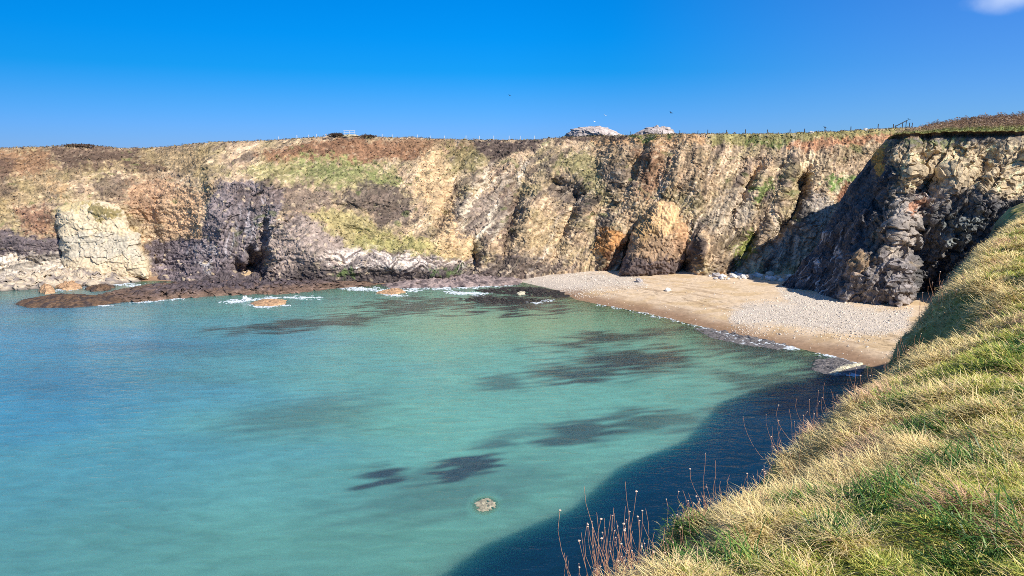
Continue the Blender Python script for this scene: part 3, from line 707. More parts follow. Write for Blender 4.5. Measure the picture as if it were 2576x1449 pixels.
# ================================================================== SEA
def water_mat():
    m, nt, out = new_mat('sea_water')
    at = N(nt, 'ShaderNodeAttribute', attribute_name='Col')
    tc = N(nt, 'ShaderNodeTexCoord')
    def wave(rot, sc, scale, detail):
        mp = N(nt, 'ShaderNodeMapping'); mp.inputs['Rotation'].default_value = (0, 0, rot); mp.inputs['Scale'].default_value = sc
        no = N(nt, 'ShaderNodeTexNoise', Scale=scale, Detail=detail, Roughness=0.55, Distortion=0.6)
        nt.links.new(tc.outputs['Object'], mp.inputs['Vector']); nt.links.new(mp.outputs['Vector'], no.inputs['Vector'])
        return no.outputs['Fac']
    a = wave(math.radians(-22), (.38, 1.0, 1), 0.85, 4); b = wave(math.radians(-30), (.45, 1.0, 1), 2.4, 3)
    ad = N(nt, 'ShaderNodeMath', operation='MULTIPLY_ADD'); ad.inputs[1].default_value = .3
    nt.links.new(b, ad.inputs[0]); nt.links.new(a, ad.inputs[2])
    bp = N(nt, 'ShaderNodeBump', Strength=0.42, Distance=0.3); nt.links.new(ad.outputs[0], bp.inputs['Height'])
    # colour of the water body, mottled a little by the coarse wave noise
    mr = N(nt, 'ShaderNodeMapRange'); mr.inputs['From Min'].default_value = .3; mr.inputs['From Max'].default_value = .7
    mr.inputs['To Min'].default_value = .88; mr.inputs['To Max'].default_value = 1.12
    nt.links.new(a, mr.inputs['Value'])
    mx = N(nt, 'ShaderNodeMix', data_type='RGBA', blend_type='MULTIPLY'); mx.inputs['Factor'].default_value = 1
    nt.links.new(at.outputs['Color'], mx.inputs['A']); nt.links.new(mr.outputs['Result'], mx.inputs['B'])
    di = N(nt, 'ShaderNodeSubsurfaceScattering', Scale=3.6); di.falloff = 'BURLEY'; di.inputs['Radius'].default_value = (.9, 1.7, 1.7)
    nt.links.new(mx.outputs['Result'], di.inputs['Color']); nt.links.new(bp.outputs['Normal'], di.inputs['Normal'])
    tr = N(nt, 'ShaderNodeBsdfTransparent'); tr.inputs['Color'].default_value = (.72, .92, .9, 1)
    m1 = N(nt, 'ShaderNodeMixShader'); nt.links.new(at.outputs['Alpha'], m1.inputs[0])
    nt.links.new(tr.outputs[0], m1.inputs[1]); nt.links.new(di.outputs[0], m1.inputs[2])
    gl = N(nt, 'ShaderNodeBsdfGlossy', Roughness=0.16); nt.links.new(bp.outputs['Normal'], gl.inputs['Normal'])
    fr = N(nt, 'ShaderNodeFresnel', IOR=1.33); nt.links.new(bp.outputs['Normal'], fr.inputs['Normal'])
    m2 = N(nt, 'ShaderNodeMixShader'); nt.links.new(fr.outputs[0], m2.inputs[0])
    nt.links.new(m1.outputs[0], m2.inputs[1]); nt.links.new(gl.outputs[0], m2.inputs[2])
    nt.links.new(m2.outputs[0], out.inputs[0])
    return m

def build_sea():
    xs = np.concatenate([[-900, -500, -300, -220], np.linspace(-170, -60, 120, endpoint=False), np.linspace(-60, 76, 420, endpoint=False), np.linspace(76, 130, 30), [200, 400]])
    ys = np.concatenate([[-500, -200, -80, -30], np.linspace(0, 48, 50, endpoint=False), np.linspace(48, 60, 40, endpoint=False), np.linspace(60, 190, 420), [260, 400]])
    X, Y = np.meshgrid(xs, ys)
    Z, sd, R = sea_floor(X, Y)
    dep = np.maximum(-Z, 0)
    alpha = np.clip(1 - np.exp(-(dep + .02) / 1.15), .05, .93)
    U, V = to_view(np.stack([X, Y, X * 0], -1))
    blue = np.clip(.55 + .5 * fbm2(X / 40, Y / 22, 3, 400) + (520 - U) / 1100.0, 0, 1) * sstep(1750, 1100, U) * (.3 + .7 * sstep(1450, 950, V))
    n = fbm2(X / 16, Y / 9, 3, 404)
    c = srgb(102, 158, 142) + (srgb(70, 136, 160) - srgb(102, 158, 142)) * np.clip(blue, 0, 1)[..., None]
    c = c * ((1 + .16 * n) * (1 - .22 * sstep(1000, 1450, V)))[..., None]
    c = c + (srgb(128, 168, 128) - c) * (sstep(2.4, .6, dep) * .5)[..., None]
    plume = np.exp(-((U - 1290 + 90 * n) / 330) ** 2 - ((V - 815 + 24 * n) / 46) ** 2)          # stirred up sand
    c = c + (srgb(134, 166, 126) - c) * (.7 * plume)[..., None]
    c = c + (srgb(58, 74, 80) - c) * np.clip(1.15 * R, 0, .95)[..., None]
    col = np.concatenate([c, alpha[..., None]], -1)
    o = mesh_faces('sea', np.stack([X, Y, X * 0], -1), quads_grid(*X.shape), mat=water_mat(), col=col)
    tag(o, kind='structure')
build_sea()

# ================================================================== ROCKS
def lens_rock(name, poly, D, thick, back, mat, colfn, amp=.6, sc=2.5, lean=0.0, blocks=0.0, nr=70, na=260, seed=0, power=2.0, zmin=None):
    """a solid rock whose outline is given as directions from the viewer, at distance D, with a bulging front and a back"""
    p = np.asarray(poly, float); c = p.mean(0)
    q = np.concatenate([p, p[:1]]); L = np.concatenate([[0], np.cumsum(np.hypot(*np.diff(q, axis=0).T))])
    s = np.linspace(0, L[-1], na, endpoint=False)
    bu = np.interp(s, L, q[:, 0]); bv = np.interp(s, L, q[:, 1])
    rr = np.sin(np.linspace(0.02, np.pi / 2, nr))
    def half(sgn, T):
        r = rr[:, None]
        U = c[0] + (bu - c[0]) * r; V = c[1] + (bv - c[1]) * r
        dd = D + lean * (c[1] - V) + sgn * T * (1 - r ** power) ** .5
        return at_depth(U, V, dd), U, V
    A, Ua, Va = half(-1, thick); B, Ub, Vb = half(1, back)
    P = np.concatenate([A, B[::-1][1:]], 0); U = np.concatenate([Ua, Ub[::-1][1:]], 0); V = np.concatenate([Va, Vb[::-1][1:]], 0)
    cen = at_depth(c[0], c[1], D)
    n = P - cen; n[..., 1] *= 2.0; n /= np.linalg.norm(n, axis=-1)[..., None] + 1e-9
    x, y, z = P[..., 0], P[..., 1], P[..., 2]
    d = amp * (fbm3(x / sc, y / sc, z / sc, 4, 500 + seed) + .22 * ridge2((x + .4 * z) / (sc * .35), (z - .5 * x) / (sc * 1.1), 2, 510 + seed) - .2) + .18 * noise3(x / .6, y / .6, z / .6, 516)
    if blocks:
        a1, a2, ai = cells2((x + .15 * z) / (sc * 1.1) + .2 * noise2(x, z, 3), (z - .1 * x) / (sc * .55), 520 + seed)
        d = d + blocks * ((ai - .5) * .9 * sstep(.0, .05, a2 - a1) - .35 * sstep(.05, .0, a2 - a1) * (ai > .35) + 1.1 * facets2((x + .1 * z) / (sc * .8), (z - .05 * x) / (sc * .5), 523 + seed))
    P = P + n * d[..., None]
    if zmin is not None: P[..., 2] = np.maximum(P[..., 2], zmin)
    col = colfn(U, V, P)
    V3 = P.reshape(-1, 3); F = [tuple(f) for f in quads_grid(P.shape[0], na, True)]
    k = len(V3); V3 = np.concatenate([V3, P[0].mean(0)[None], P[-1].mean(0)[None]]); cc = np.concatenate([col.reshape(-1, 3), col[0].mean(0)[None], col[-1].mean(0)[None]])
    F += [((i + 1) % na, i, k) for i in range(na)]; o = (P.shape[0] - 1) * na
    F += [(o + i, o + (i + 1) % na, k + 1) for i in range(na)]
    return mesh_mixed(name, V3, F, mat=mat, col=np.clip(cc, .01, .8))

def speck(P, a=.35, s=.6, k=0):
    return (1 + a * noise3(P[..., 0] / s, P[..., 1] / s, P[..., 2] / s, 530 + k) + .5 * a * noise3(P[..., 0] / (3 * s), P[..., 1] / (3 * s), P[..., 2] / (3 * s), 533 + k))[..., None]

def pale_col(U, V, P):
    col = np.empty(U.shape + (3,)); col[:] = srgb(204, 184, 150)
    paint(col, U, V, [((182, 172, 152), [(150, 590), (350, 585), (360, 650), (150, 650)], 10, .7, .6),
                      ((122, 108, 60), [(215, 520), (250, 512), (300, 535), (295, 550), (240, 552)], 6, .85, .8),
                      ((190, 168, 112), [(140, 500), (240, 500), (200, 525), (140, 530)], 8, .6, .8)], 3)
    return col * speck(P, .25)
o = lens_rock('rock_outcrop', [(141, 532), (148, 521), (184, 509), (230, 503), (273, 509), (309, 532), (324, 558), (327, 579), (348, 589), (354, 609), (353, 622), (360, 634), (370, 650), (376, 668), (376, 706), (160, 706), (153, 652), (150, 600)],
              188, 5.5, 8, M_PALE, pale_col, amp=.45, sc=3.6, lean=.05, blocks=.75, seed=1, power=8, nr=110, na=420)
tag(o, 'big cream coloured blocky rock standing out at the left of the bay', 'rock')

def stack_col(U, V, P):
    col = np.empty(U.shape + (3,)); col[:] = srgb(198, 166, 128)
    paint(col, U, V, [((150, 118, 70), [(1590, 560), (1640, 520), (1650, 600), (1600, 640)], 10, .7, .8),
                      ((206, 168, 118), [(1650, 500), (1740, 520), (1720, 600), (1640, 580)], 12, .7, 1.0),
                      ((174, 132, 96), [(1700, 560), (1760, 540), (1750, 640), (1690, 640)], 10, .7, .8),
                      ((122, 98, 78), [(1560, 600), (1760, 600), (1760, 720), (1540, 720)], 12, .6, 1.0),
                      ((82, 72, 72), [(1560, 640), (1640, 655), (1760, 640), (1760, 720), (1540, 720)], 9, .88, .6)], 4)
    x, z = P[..., 0], P[..., 2]
    band = noise2((z * .5 - x * .85) / .7, (x * .5 + z * .85) / 6, 540)
    return col * speck(P, .35) * (1 + .5 * np.clip(band, -.6, .7))[..., None]
o = lens_rock('rock_stack', [(1552, 700), (1572, 640), (1590, 585), (1622, 535), (1655, 500), (1700, 498), (1735, 522), (1752, 560), (1745, 610), (1722, 660), (1700, 700), (1640, 712), (1590, 712)],
              180.5, 6.5, 9, M_CLIFF, stack_col, amp=1.0, sc=2.6, lean=.045, seed=2, power=3, nr=110, na=420, blocks=.35)
tag(o, 'orange and dark rounded rock buttress standing on the sand at the foot of the cliff', 'rock')

def crag_col(U, V, P):
    return np.broadcast_to(srgb(176, 162, 152), U.shape + (3,)) * speck(P, .5, 3.0)
for poly, D, lab, sd_ in (([(1415, 352), (1425, 335), (1440, 325), (1470, 319), (1500, 318), (1530, 323), (1555, 333), (1580, 344), (1590, 360)], 430, 'broad grey rocky tor with a rounded top on the skyline', 3),
                    ([(1575, 350), (1600, 334), (1625, 324), (1655, 320), (1680, 321), (1695, 330), (1705, 345), (1700, 358)], 470, 'smaller grey rocky tor to the right of the broad one on the skyline', 4)):
    o = lens_rock('rocky_tor', poly, D, 14, 20, M_PALE, crag_col, amp=2.2, sc=6, seed=sd_, power=2.2, nr=50, na=220, blocks=1.0)
    tag(o, lab, 'tor')

def mound(name, uv, h, mat, colfn, amp=.35, sc=1.6, nr=40, na=200, seed=0, base=-1.2, pts=None, p=1.6):
    """low reef or rock: outline on the water plane, raised and roughened"""
    q = at_height(np.array([u for u, v in uv], float), np.array([v for u, v in uv], float), 0.0)[:, :2] if pts is None else np.asarray(pts, float)
    c = q.mean(0); q2 = np.concatenate([q, q[:1]]); L = np.concatenate([[0], np.cumsum(np.hypot(*np.diff(q2, axis=0).T))])
    s = np.linspace(0, L[-1], na, endpoint=False)
    bx = np.interp(s, L, q2[:, 0]); by = np.interp(s, L, q2[:, 1])
    r = np.linspace(0.015, 1.08, nr)[:, None]
    X = c[0] + (bx - c[0]) * r; Y = c[1] + (by - c[1]) * r
    w = 1.6 * amp
    X = X + w * fbm2(X / sc, Y / sc, 3, 560 + seed); Y = Y + w * fbm2(X / sc + 8, Y / sc, 3, 563 + seed)
    prof = np.where(r < 1, np.abs(1 - np.minimum(r, 1) ** p) ** .7, 0) * h
    Z = prof + np.where(r > 1, (r - 1) / .08 * base, 0)
    Z = Z + amp * (fbm2(X / sc, Y / sc, 4, 566 + seed) + .6 * ridge2((X + .5 * Y) / (sc * .6), (Y - .5 * X) / (sc * 2.2), 2, 570 + seed) - .2) * np.clip(1.3 - r, .25, 1)
    P = np.stack([X, Y, Z], -1)
    col = colfn(P, h)
    V3 = np.concatenate([P.reshape(-1, 3), P[0].mean(0)[None]]); cc = np.concatenate([col.reshape(-1, 3), col[0].mean(0)[None]])
    F = [tuple(f)[::-1] for f in quads_grid(nr, na, True)] + [(i, (i + 1) % na, nr * na) for i in range(na)]
    return mesh_mixed(name, V3, F, mat=mat, col=np.clip(cc, .01, .75))

def weed_col(P, h):
    n = fbm2(P[..., 0] / 2, P[..., 1] / 2, 3, 580)
    c = srgb(104, 80, 58) + (srgb(70, 57, 50) - srgb(104, 80, 58)) * sstep(-.2, .3, n)[..., None]
    return c * speck(P, .5, .4)
def shelf_col(P, h):
    n = fbm2(P[..., 0] / 3, P[..., 1] / 2, 3, 584); z = P[..., 2]
    c = srgb(108, 86, 70) + (srgb(84, 73, 74) - srgb(108, 86, 70)) * sstep(.7, 1.6, z + .6 * n)[..., None]
    c = c + (srgb(150, 124, 108) - c) * (sstep(.2, .5, n) * .5)[..., None]
    return c * speck(P, .45, .4)
def kelp_col(P, h):
    return np.broadcast_to(srgb(52, 46, 42), P.shape) * speck(P, .6, .4)
def tan_col(P, h):
    return np.broadcast_to(srgb(176, 140, 104), P.shape) * speck(P, .45, .3)
def cream_col(P, h):
    return np.broadcast_to(srgb(196, 186, 158), P.shape) * speck(P, .4, .3)
def slate_col(P, h):
    return np.broadcast_to(srgb(108, 102, 98), P.shape) * speck(P, .5, .3)

def ledge_col(P, h):
    n = fbm2(P[..., 0] / 3, P[..., 1] / 2, 3, 590); z = P[..., 2]
    c = srgb(190, 172, 146) + (srgb(138, 126, 116) - srgb(190, 172, 146)) * sstep(-.05, .3, n + .25 * noise2(P[..., 0] / 6, z / .35, 592))[..., None]
    c = c + (srgb(118, 108, 98) - c) * sstep(.7, .1, z)[..., None]
    return c * speck(P, .35, .4)
REEFS = [
    ('rock_ledge', [(-60, 734), (-60, 702), (60, 694), (160, 690), (260, 690), (372, 690), (392, 698), (330, 712), (240, 722), (150, 724), (60, 730)], 2.6, M_PALE, ledge_col, 1.5, 2.6, 'broken pale ledge at the waterline below the big cream coloured rock', 'ledge'),
    ('rock_reef', [(36, 766), (60, 754), (120, 744), (200, 742), (262, 748), (330, 744), (340, 756), (260, 768), (170, 775), (70, 774)], 1.1, M_REEF, weed_col, .4, 1.8, 'long low brown weedy reef running out into the sea at the left', 'reef'),
    ('rock_reef', [(240, 752), (262, 738), (340, 722), (420, 716), (520, 712), (700, 716), (860, 712), (960, 712), (930, 720), (860, 724), (720, 740), (600, 742), (460, 750), (340, 760), (270, 762)], 1.6, M_REEF, shelf_col, 1.25, 2.2, 'wide brown and purple rock shelf along the foot of the dark buttress', 'reef'),
    ('rock_reef', [(960, 716), (1060, 706), (1180, 700), (1290, 696), (1330, 704), (1300, 716), (1200, 722), (1080, 724), (980, 726)], 1.5, M_PALE, lambda P, h: (srgb(150, 132, 124) + (srgb(96, 84, 82) - srgb(150, 132, 124)) * sstep(-.1, .3, fbm2(P[..., 0] / 2.2, P[..., 1] / 2, 3, 588))[..., None]) * speck(P, .4, .4), .8, 2.0, 'grey and pink jagged rocks between the surf and the middle cliff', 'reef'),
    ('rock_reef', [(1190, 730), (1280, 722), (1350, 722), (1420, 734), (1452, 745), (1400, 749), (1310, 742), (1230, 738)], .05, M_REEF, kelp_col, .6, 1.3, 'flat black weed covered reef at the left end of the sand', 'reef'),
    ('rock_reef', [(1150, 752), (1230, 746), (1310, 748), (1385, 755), (1340, 763), (1240, 765), (1180, 760)], -.05, M_REEF, kelp_col, .5, 1.1, 'low black weedy reef awash just seaward of the flat one by the sand', 'reef'),
    ('rock_reef', [(1745, 826), (1800, 820), (1880, 838), (1990, 862), (2030, 876), (1960, 880), (1860, 866), (1790, 850)], .1, M_REEF, slate_col, .32, 1.3, 'low dark wet rocks at the waterline in the middle of the beach', 'reef'),
    ('rock_reef', [(2050, 905), (2110, 898), (2180, 918), (2170, 940), (2100, 948), (2040, 930)], .15, M_REEF, slate_col, .35, 1.2, 'low dark wet rocks at the waterline beside the grassy edge', 'reef'),
    ('sea_rock', [(95, 734), (112, 724), (132, 727), (136, 737), (115, 741)], 1.5, M_REEF, tan_col, .4, 1.0, 'small knobbly brown rock standing in the water before the pale ledge', 'rock'),
    ('sea_rock', [(140, 724), (165, 716), (200, 716), (205, 726), (170, 731)], 1.3, M_REEF, tan_col, .5, 1.0, 'pair of tan rocks in the foam under the pale ledge', 'rock'),
    ('sea_rock', [(215, 726), (260, 720), (290, 722), (270, 732), (230, 734)], .9, M_REEF, weed_col, .5, 1.0, 'dark brown rock in the foam at the right end of the pale ledge', 'rock'),
    ('sea_rock', [(628, 764), (650, 756), (690, 753), (722, 756), (718, 766), (680, 771), (640, 770)], .55, M_REEF, tan_col, .3, 1.0, 'flat orange brown rock with a wave breaking on its left side', 'rock'),
    ('sea_rock', [(945, 738), (975, 730), (1010, 728), (1020, 736), (985, 742)], .6, M_REEF, tan_col, .35, 1.0, 'tan rock awash in the white surf before the folded cliff', 'rock'),
    ('sea_rock', [(1299, 739), (1310, 735), (1322, 736), (1321, 742), (1306, 743)], .45, M_PALE, cream_col, .25, .8, 'white boulder on the black weedy reef', 'rock'),
    ('sea_rock', [(1186, 1285), (1190, 1262), (1205, 1250), (1235, 1248), (1253, 1262), (1252, 1280), (1230, 1290), (1200, 1293)], .13, M_PALE, lambda P, h: cream_col(P, h) * .62, .13, .7, 'lone pale boulder just breaking the surface of the near water', 'rock'),
    ('sea_rock', [(1828, 917), (1880, 909), (1938, 890), (1940, 892), (1882, 912), (1840, 919)], .02, M_PALE, cream_col, .12, .6, 'thin pale rock ridge lying awash off the beach', 'rock'),
    ('sea_rock', [(2080, 940), (2110, 924), (2150, 915), (2172, 912), (2170, 919), (2130, 930), (2100, 946)], .3, M_PALE, cream_col, .3, .8, 'pale pointed rock on the dark wet rocks at the waterline', 'rock'),
]
for k, (nm, uv, h, mt, cf, am, sc, lab, cat) in enumerate(REEFS):
    big = nm != 'sea_rock'
    o = mound(nm, uv, h, mt, cf, am, sc, nr=60 if big else 26, na=420 if big else 90, seed=k * 5, p=1.6 if big else 2.2)
    if 'lone pale' in lab or 'thin pale' in lab: o.location.z = -.09
    tag(o, lab, cat)

# loose boulders: one shape, many stones
def stone_mesh(seed, sub=(9, 14)):
    nr, na = sub
    th = np.linspace(.15, np.pi - .15, nr)[:, None]; ph = np.arange(na)[None] / na * 2 * np.pi
    d = np.stack([np.sin(th) * np.cos(ph), np.sin(th) * np.sin(ph), np.cos(th) * np.ones_like(ph)], -1)
    r = 1 + .45 * noise3(d[..., 0] * 1.3 + seed, d[..., 1] * 1.3, d[..., 2] * 1.3, seed) + .15 * noise3(d[..., 0] * 3 + seed, d[..., 1] * 3, d[..., 2] * 3, seed + 4)
    P = d * r[..., None] * np.array([1, .8, .62])
    V = np.concatenate([P.reshape(-1, 3), P[:1].mean(1), P[-1:].mean(1)])
    F = [tuple(f) for f in quads_grid(nr, na, True)] + [((i + 1) % na, i, nr * na) for i in range(na)] + [((nr - 1) * na + i, (nr - 1) * na + (i + 1) % na, nr * na + 1) for i in range(na)]
    return V, F
protos = []
for k in range(6):
    V, F = stone_mesh(600 + k * 7)
    c = np.broadcast_to(srgb(*[(222, 214, 204), (198, 190, 180), (230, 224, 212), (176, 168, 162), (206, 192, 172), (224, 220, 216)][k]), V.shape)
    protos.append(mesh_mixed('boulder', V, F, mat=M_STONE, col=c, smooth=False))
def ground_z(x, y):
    z, _, _ = sea_floor(np.array([x], float), np.array([y], float)); return float(z[0])
used = set()
def put_boulder(k, x, y, s, label, group):
    if k in used:
        o = protos[k].copy(); COL.objects.link(o)
    else:
        o = protos[k]; used.add(k)
    o.location = (x, y, ground_z(x, y) + .25 * s); o.scale = (s, s, s); o.rotation_euler = (0, 0, random.uniform(0, 6.28))
    tag(o, label, 'boulder', group)
RUB = [(1765, 690), (1830, 676), (1900, 684), (1990, 690), (2040, 700), (2000, 716), (1900, 702), (1800, 702)]
n = 0
while n < 95:
    u, v = random.uniform(1760, 2050), random.uniform(675, 716)
    if poly_sd(np.array([u]), np.array([v]), RUB)[0] > 0: continue
    p = at_height(u, v, 2.9)
    put_boulder(n % 6, float(p[0]), float(p[1]), random.choice([.35, .45, .55, .7, 1.0]), 'pale boulder in the rubble heap between the sand and the cliff foot', 'pale boulders at the foot of the cliff')
    n += 1
for u, v, s, k, lab in ((1680, 723, .75, 2, 'single white boulder alone on the open sand'), (1843, 683, 1.1, 5, 'tall white boulder at the left end of the rubble heap under the cliff'),
                  (1608, 703, .9, 3, 'grey boulder lying at the foot of the orange and dark rounded buttress'), (1985, 676, 1.2, 0, 'large pale boulder high in the shaded rubble beside the dark headland')):
    p = at_height(u, v, 2.6); put_boulder(k, float(p[0]), float(p[1]), s, lab, None)

# shingle: uncountable
def build_pebbles():
    base, F = stone_mesh(660, (4, 6)); Fq = F
    P = []; C = []
    for pg, cnt in ((PEB1, 3900), (PEB2, 2200), (PEB3, 900)):
        pp = np.asarray(pg, float); k = 0
        while k < cnt:
            m = 4000
            u = rng.uniform(pp[:, 0].min() - 25, pp[:, 0].max() + 25, m); v = rng.uniform(pp[:, 1].min() - 8, pp[:, 1].max() + 8, m)
            p = at_height(u, v, 2.0)
            sd = poly_sd(u + 20 * fbm2(p[:, 0] / 5, p[:, 1] / 5, 3, 350), v + 9 * fbm2(p[:, 0] / 5 + 3, p[:, 1] / 5, 3, 352), pg)
            ok = sd + 26 * rng.rand(m) ** 2 < 10
            P.append(p[ok][:cnt - k]); k += len(P[-1])
    m = 1100
    u = rng.uniform(1320, 2280, m); v = rng.uniform(690, 900, m)
    P.append(at_height(u, v, 1.5))
    P = np.concatenate(P); z, sd, _ = sea_floor(P[:, 0], P[:, 1])
    P = P[sd > .8]; z = z[sd > .8]
    n = len(P); s = rng.uniform(.05, .14, n) * (1 + (rng.rand(n) < .05) * .9); a = rng.rand(n) * 6.28
    ca, sa = np.cos(a), np.sin(a)
    B = base[None] * s[:, None, None]
    V = np.stack([B[..., 0] * ca[:, None] - B[..., 1] * sa[:, None] + P[:, None, 0], B[..., 0] * sa[:, None] + B[..., 1] * ca[:, None] + P[:, None, 1], B[..., 2] + (z + .25 * s)[:, None]], -1)
    g = rng.uniform(.72, 1.08, n)[:, None] * srgb(226, 212, 192)
    nb = len(base); loops = []; tot = [len(f) for f in F]
    fl = np.concatenate([np.array(f) for f in F])
    loops = (fl[None] + (np.arange(n) * nb)[:, None]).ravel(); tt = np.tile(tot, n); st = np.concatenate([[0], np.cumsum(tt)[:-1]])
    o = make_mesh('shingle', V.reshape(-1, 3), loops, st, tt, mat=M_STONE, col=np.repeat(g, nb, 0), smooth=False)
    tag(o, 'grey shingle and pebbles strewn in bands across the sand', 'pebbles', kind='stuff')
build_pebbles()

# surf
def build_foam():
    m, nt, out = new_mat('foam')
    b = N(nt, 'ShaderNodeBsdfDiffuse'); b.inputs['Color'].default_value = (.78, .82, .84, 1); tr = N(nt, 'ShaderNodeBsdfTransparent')
    tc = N(nt, 'ShaderNodeTexCoord'); no = N(nt, 'ShaderNodeTexNoise', Scale=3.2, Detail=4.0, Roughness=.7); nt.links.new(tc.outputs['Object'], no.inputs['Vector'])
    mr = N(nt, 'ShaderNodeMapRange'); mr.inputs['From Min'].default_value = .38; mr.inputs['From Max'].default_value = .54; mr.inputs['To Min'].default_value = .05; mr.inputs['To Max'].default_value = .85
    nt.links.new(no.outputs['Fac'], mr.inputs['Value']); ms = N(nt, 'ShaderNodeMixShader'); nt.links.new(mr.outputs['Result'], ms.inputs[0])
    nt.links.new(tr.outputs[0], ms.inputs[1]); nt.links.new(b.outputs[0], ms.inputs[2]); nt.links.new(ms.outputs[0], out.inputs[0])
    L = [([(560, 760), (610, 756), (640, 752), (720, 748), (800, 749)], 420, 3.0), ([(620, 764), (660, 772), (720, 768)], 120, 2),
         ([(862, 725), (920, 727), (960, 730), (1040, 731)], 600, 4.0), ([(1000, 722), (1100, 726), (1180, 722), (1280, 716)], 520, 3.5),
         ([(1125, 734), (1170, 738), (1215, 738)], 420, 2.5), ([(130, 733), (220, 722), (290, 716), (340, 720)], 260, 2.5), ([(232, 768), (265, 768)], 60, 1.5), ([(335, 762), (385, 757), (450, 751)], 140, 1.5),
         ([(1500, 764), (1620, 787), (1700, 806), (1800, 832)], 260, .7), ([(1800, 832), (1850, 846), (1900, 853), (1990, 874)], 620, 4.0), ([(1840, 852), (1880, 862), (1930, 868)], 420, 3.0),
         ([(2060, 888), (2120, 902), (2160, 914)], 180, 2.5), ([(2110, 935), (2150, 943)], 110, 2.5), ([(270, 716), (320, 712), (372, 722)], 120, 2.0), ([(960, 738), (1010, 744)], 130, 2.0), ([(1390, 752), (1330, 766)], 60, 2)]
    P = []; S = []
    for pts, cnt, sp in L:
        p = np.asarray(pts, float); ll = np.concatenate([[0], np.cumsum(np.hypot(*np.diff(p, axis=0).T))])
        cnt = int(cnt * .75); s = rng.rand(cnt) * ll[-1]; s = s + 9 * np.sin(s / 13.0) + 5 * np.sin(s / 4.7)
        u = np.interp(s, ll, p[:, 0]) + rng.normal(0, 8, cnt); v = np.interp(s, ll, p[:, 1]) + rng.normal(0, .62 * sp, cnt) * (.4 + .9 * np.abs(np.sin(s / 17.0)))
        P.append(at_height(u, v, .03)); S.append(rng.uniform(.06, .24, cnt) * (.55 if sp < 1 else 1) * np.where(rng.rand(cnt) < .1, 2.0, 1))
    P = np.concatenate(P); S = np.concatenate(S); n = len(P)
    na = 9; ph = np.arange(na) / na * 2 * np.pi
    r = S[:, None] * (1 + .45 * rng.normal(size=(n, na)).clip(-1.5, 1.5))
    a = np.deg2rad(-10) + rng.normal(0, .25, n)
    ex, ey = r * np.cos(ph) * 2.1, r * np.sin(ph) * .8
    X = ex * np.cos(a)[:, None] - ey * np.sin(a)[:, None]; Y = ex * np.sin(a)[:, None] + ey * np.cos(a)[:, None]
    ring = np.stack([P[:, None, 0] + X, P[:, None, 1] + Y, np.full((n, na), -.03)], -1)
    mid = np.stack([P[:, None, 0] + .55 * X, P[:, None, 1] + .55 * Y, .01 + rng.uniform(.01, .06, (n, 1)) * np.ones((1, na))], -1)
    cen = P.copy(); cen[:, 2] = .05; V = np.concatenate([ring, mid, cen[:, None]], 1)
    F = [(i, (i + 1) % na, na + (i + 1) % na, na + i) for i in range(na)]; T = [(na + i, na + (i + 1) % na, 2 * na) for i in range(na)]
    fl = np.concatenate([np.array(f) for f in F + T]); tot = [4] * na + [3] * na; nb = 2 * na + 1
    loops = (fl[None] + (np.arange(n) * nb)[:, None]).ravel(); tt = np.tile(tot, n); st = np.concatenate([[0], np.cumsum(tt)[:-1]])
    o = make_mesh('surf_foam', V.reshape(-1, 3), loops, st, tt, mat=m)
    tag(o, 'white surf foam breaking along the reefs and the waterline', 'foam', kind='stuff')
    # splash of one breaking wave
    c = at_height(617, 757, 0.0); k = 240
    q = rng.normal(size=(k, 3)) * np.array([.45, .4, .35]); q[:, 2] = np.abs(q[:, 2]) * 2.0 * np.exp(-np.abs(q[:, 0]) * 1.6)
    sz = rng.uniform(.04, .12, k)
    tet = np.array([[1, 1, 1], [-1, -1, 1], [-1, 1, -1], [1, -1, -1]], float)
    V = c + q[:, None] + tet[None] * sz[:, None, None] * rng.uniform(.6, 1.3, (k, 4, 1))
    f = np.array([[0, 1, 2], [0, 3, 1], [0, 2, 3], [1, 3, 2]])
    Fq = (f[None] + (np.arange(k) * 4)[:, None, None]).reshape(-1, 3)
    o = mesh_faces('wave_splash', V.reshape(-1, 3), Fq, mat=m, smooth=False)
    tag(o, 'small white splash where a wave breaks beside the flat orange brown rock', 'splash', kind='stuff')
build_foam()

# ================================================================== NEAR CLIFF TOP
EDGE_UVD = [(1440, 1449, 2.35), (1475, 1402, 2.4), (1545, 1360, 2.45), (1640, 1335, 2.5), (1700, 1300, 2.6), (1740, 1245, 2.7), (1800, 1205, 2.8), (1880, 1175, 2.85), (1960, 1152, 2.9), (1985, 1120, 3.0), (1978, 1065, 3.25), (2010, 1035, 3.35), (2080, 1012, 3.4), (2150, 962, 3.5), (2230, 912, 3.6), (2288, 862, 3.7), (2370, 842, 3.4), (2450, 805, 3.05), (2425, 750, 3.2), (2345, 754, 3.6), (2375, 722, 3.45), (2420, 670, 3.1), (2470, 603, 2.7), (2530, 557, 2.4), (2576, 532, 2.2)]
def drop_pt(u, v, d): return at_height(u, v, CAM_H - d)
EDGE_UVD = [(u, v, 1.95 + (d - 1.95) * .45) for u, v, d in EDGE_UVD]
_e = np.array([drop_pt(*q) for q in EDGE_UVD])
EDGE = [(-90, -90), (-40, -34), (-14, -9), (-5, -1.0), (-1.2, 2.2)] + [tuple(p[:2]) for p in _e] + [(23, 34), (31, 40), (36, 49), (45, 56), (52, 69), (62, 76), (72, 80), (84, 84), (110, 92)]
NEAR = EDGE + [(300, 92), (300, -300), (-90, -300)]
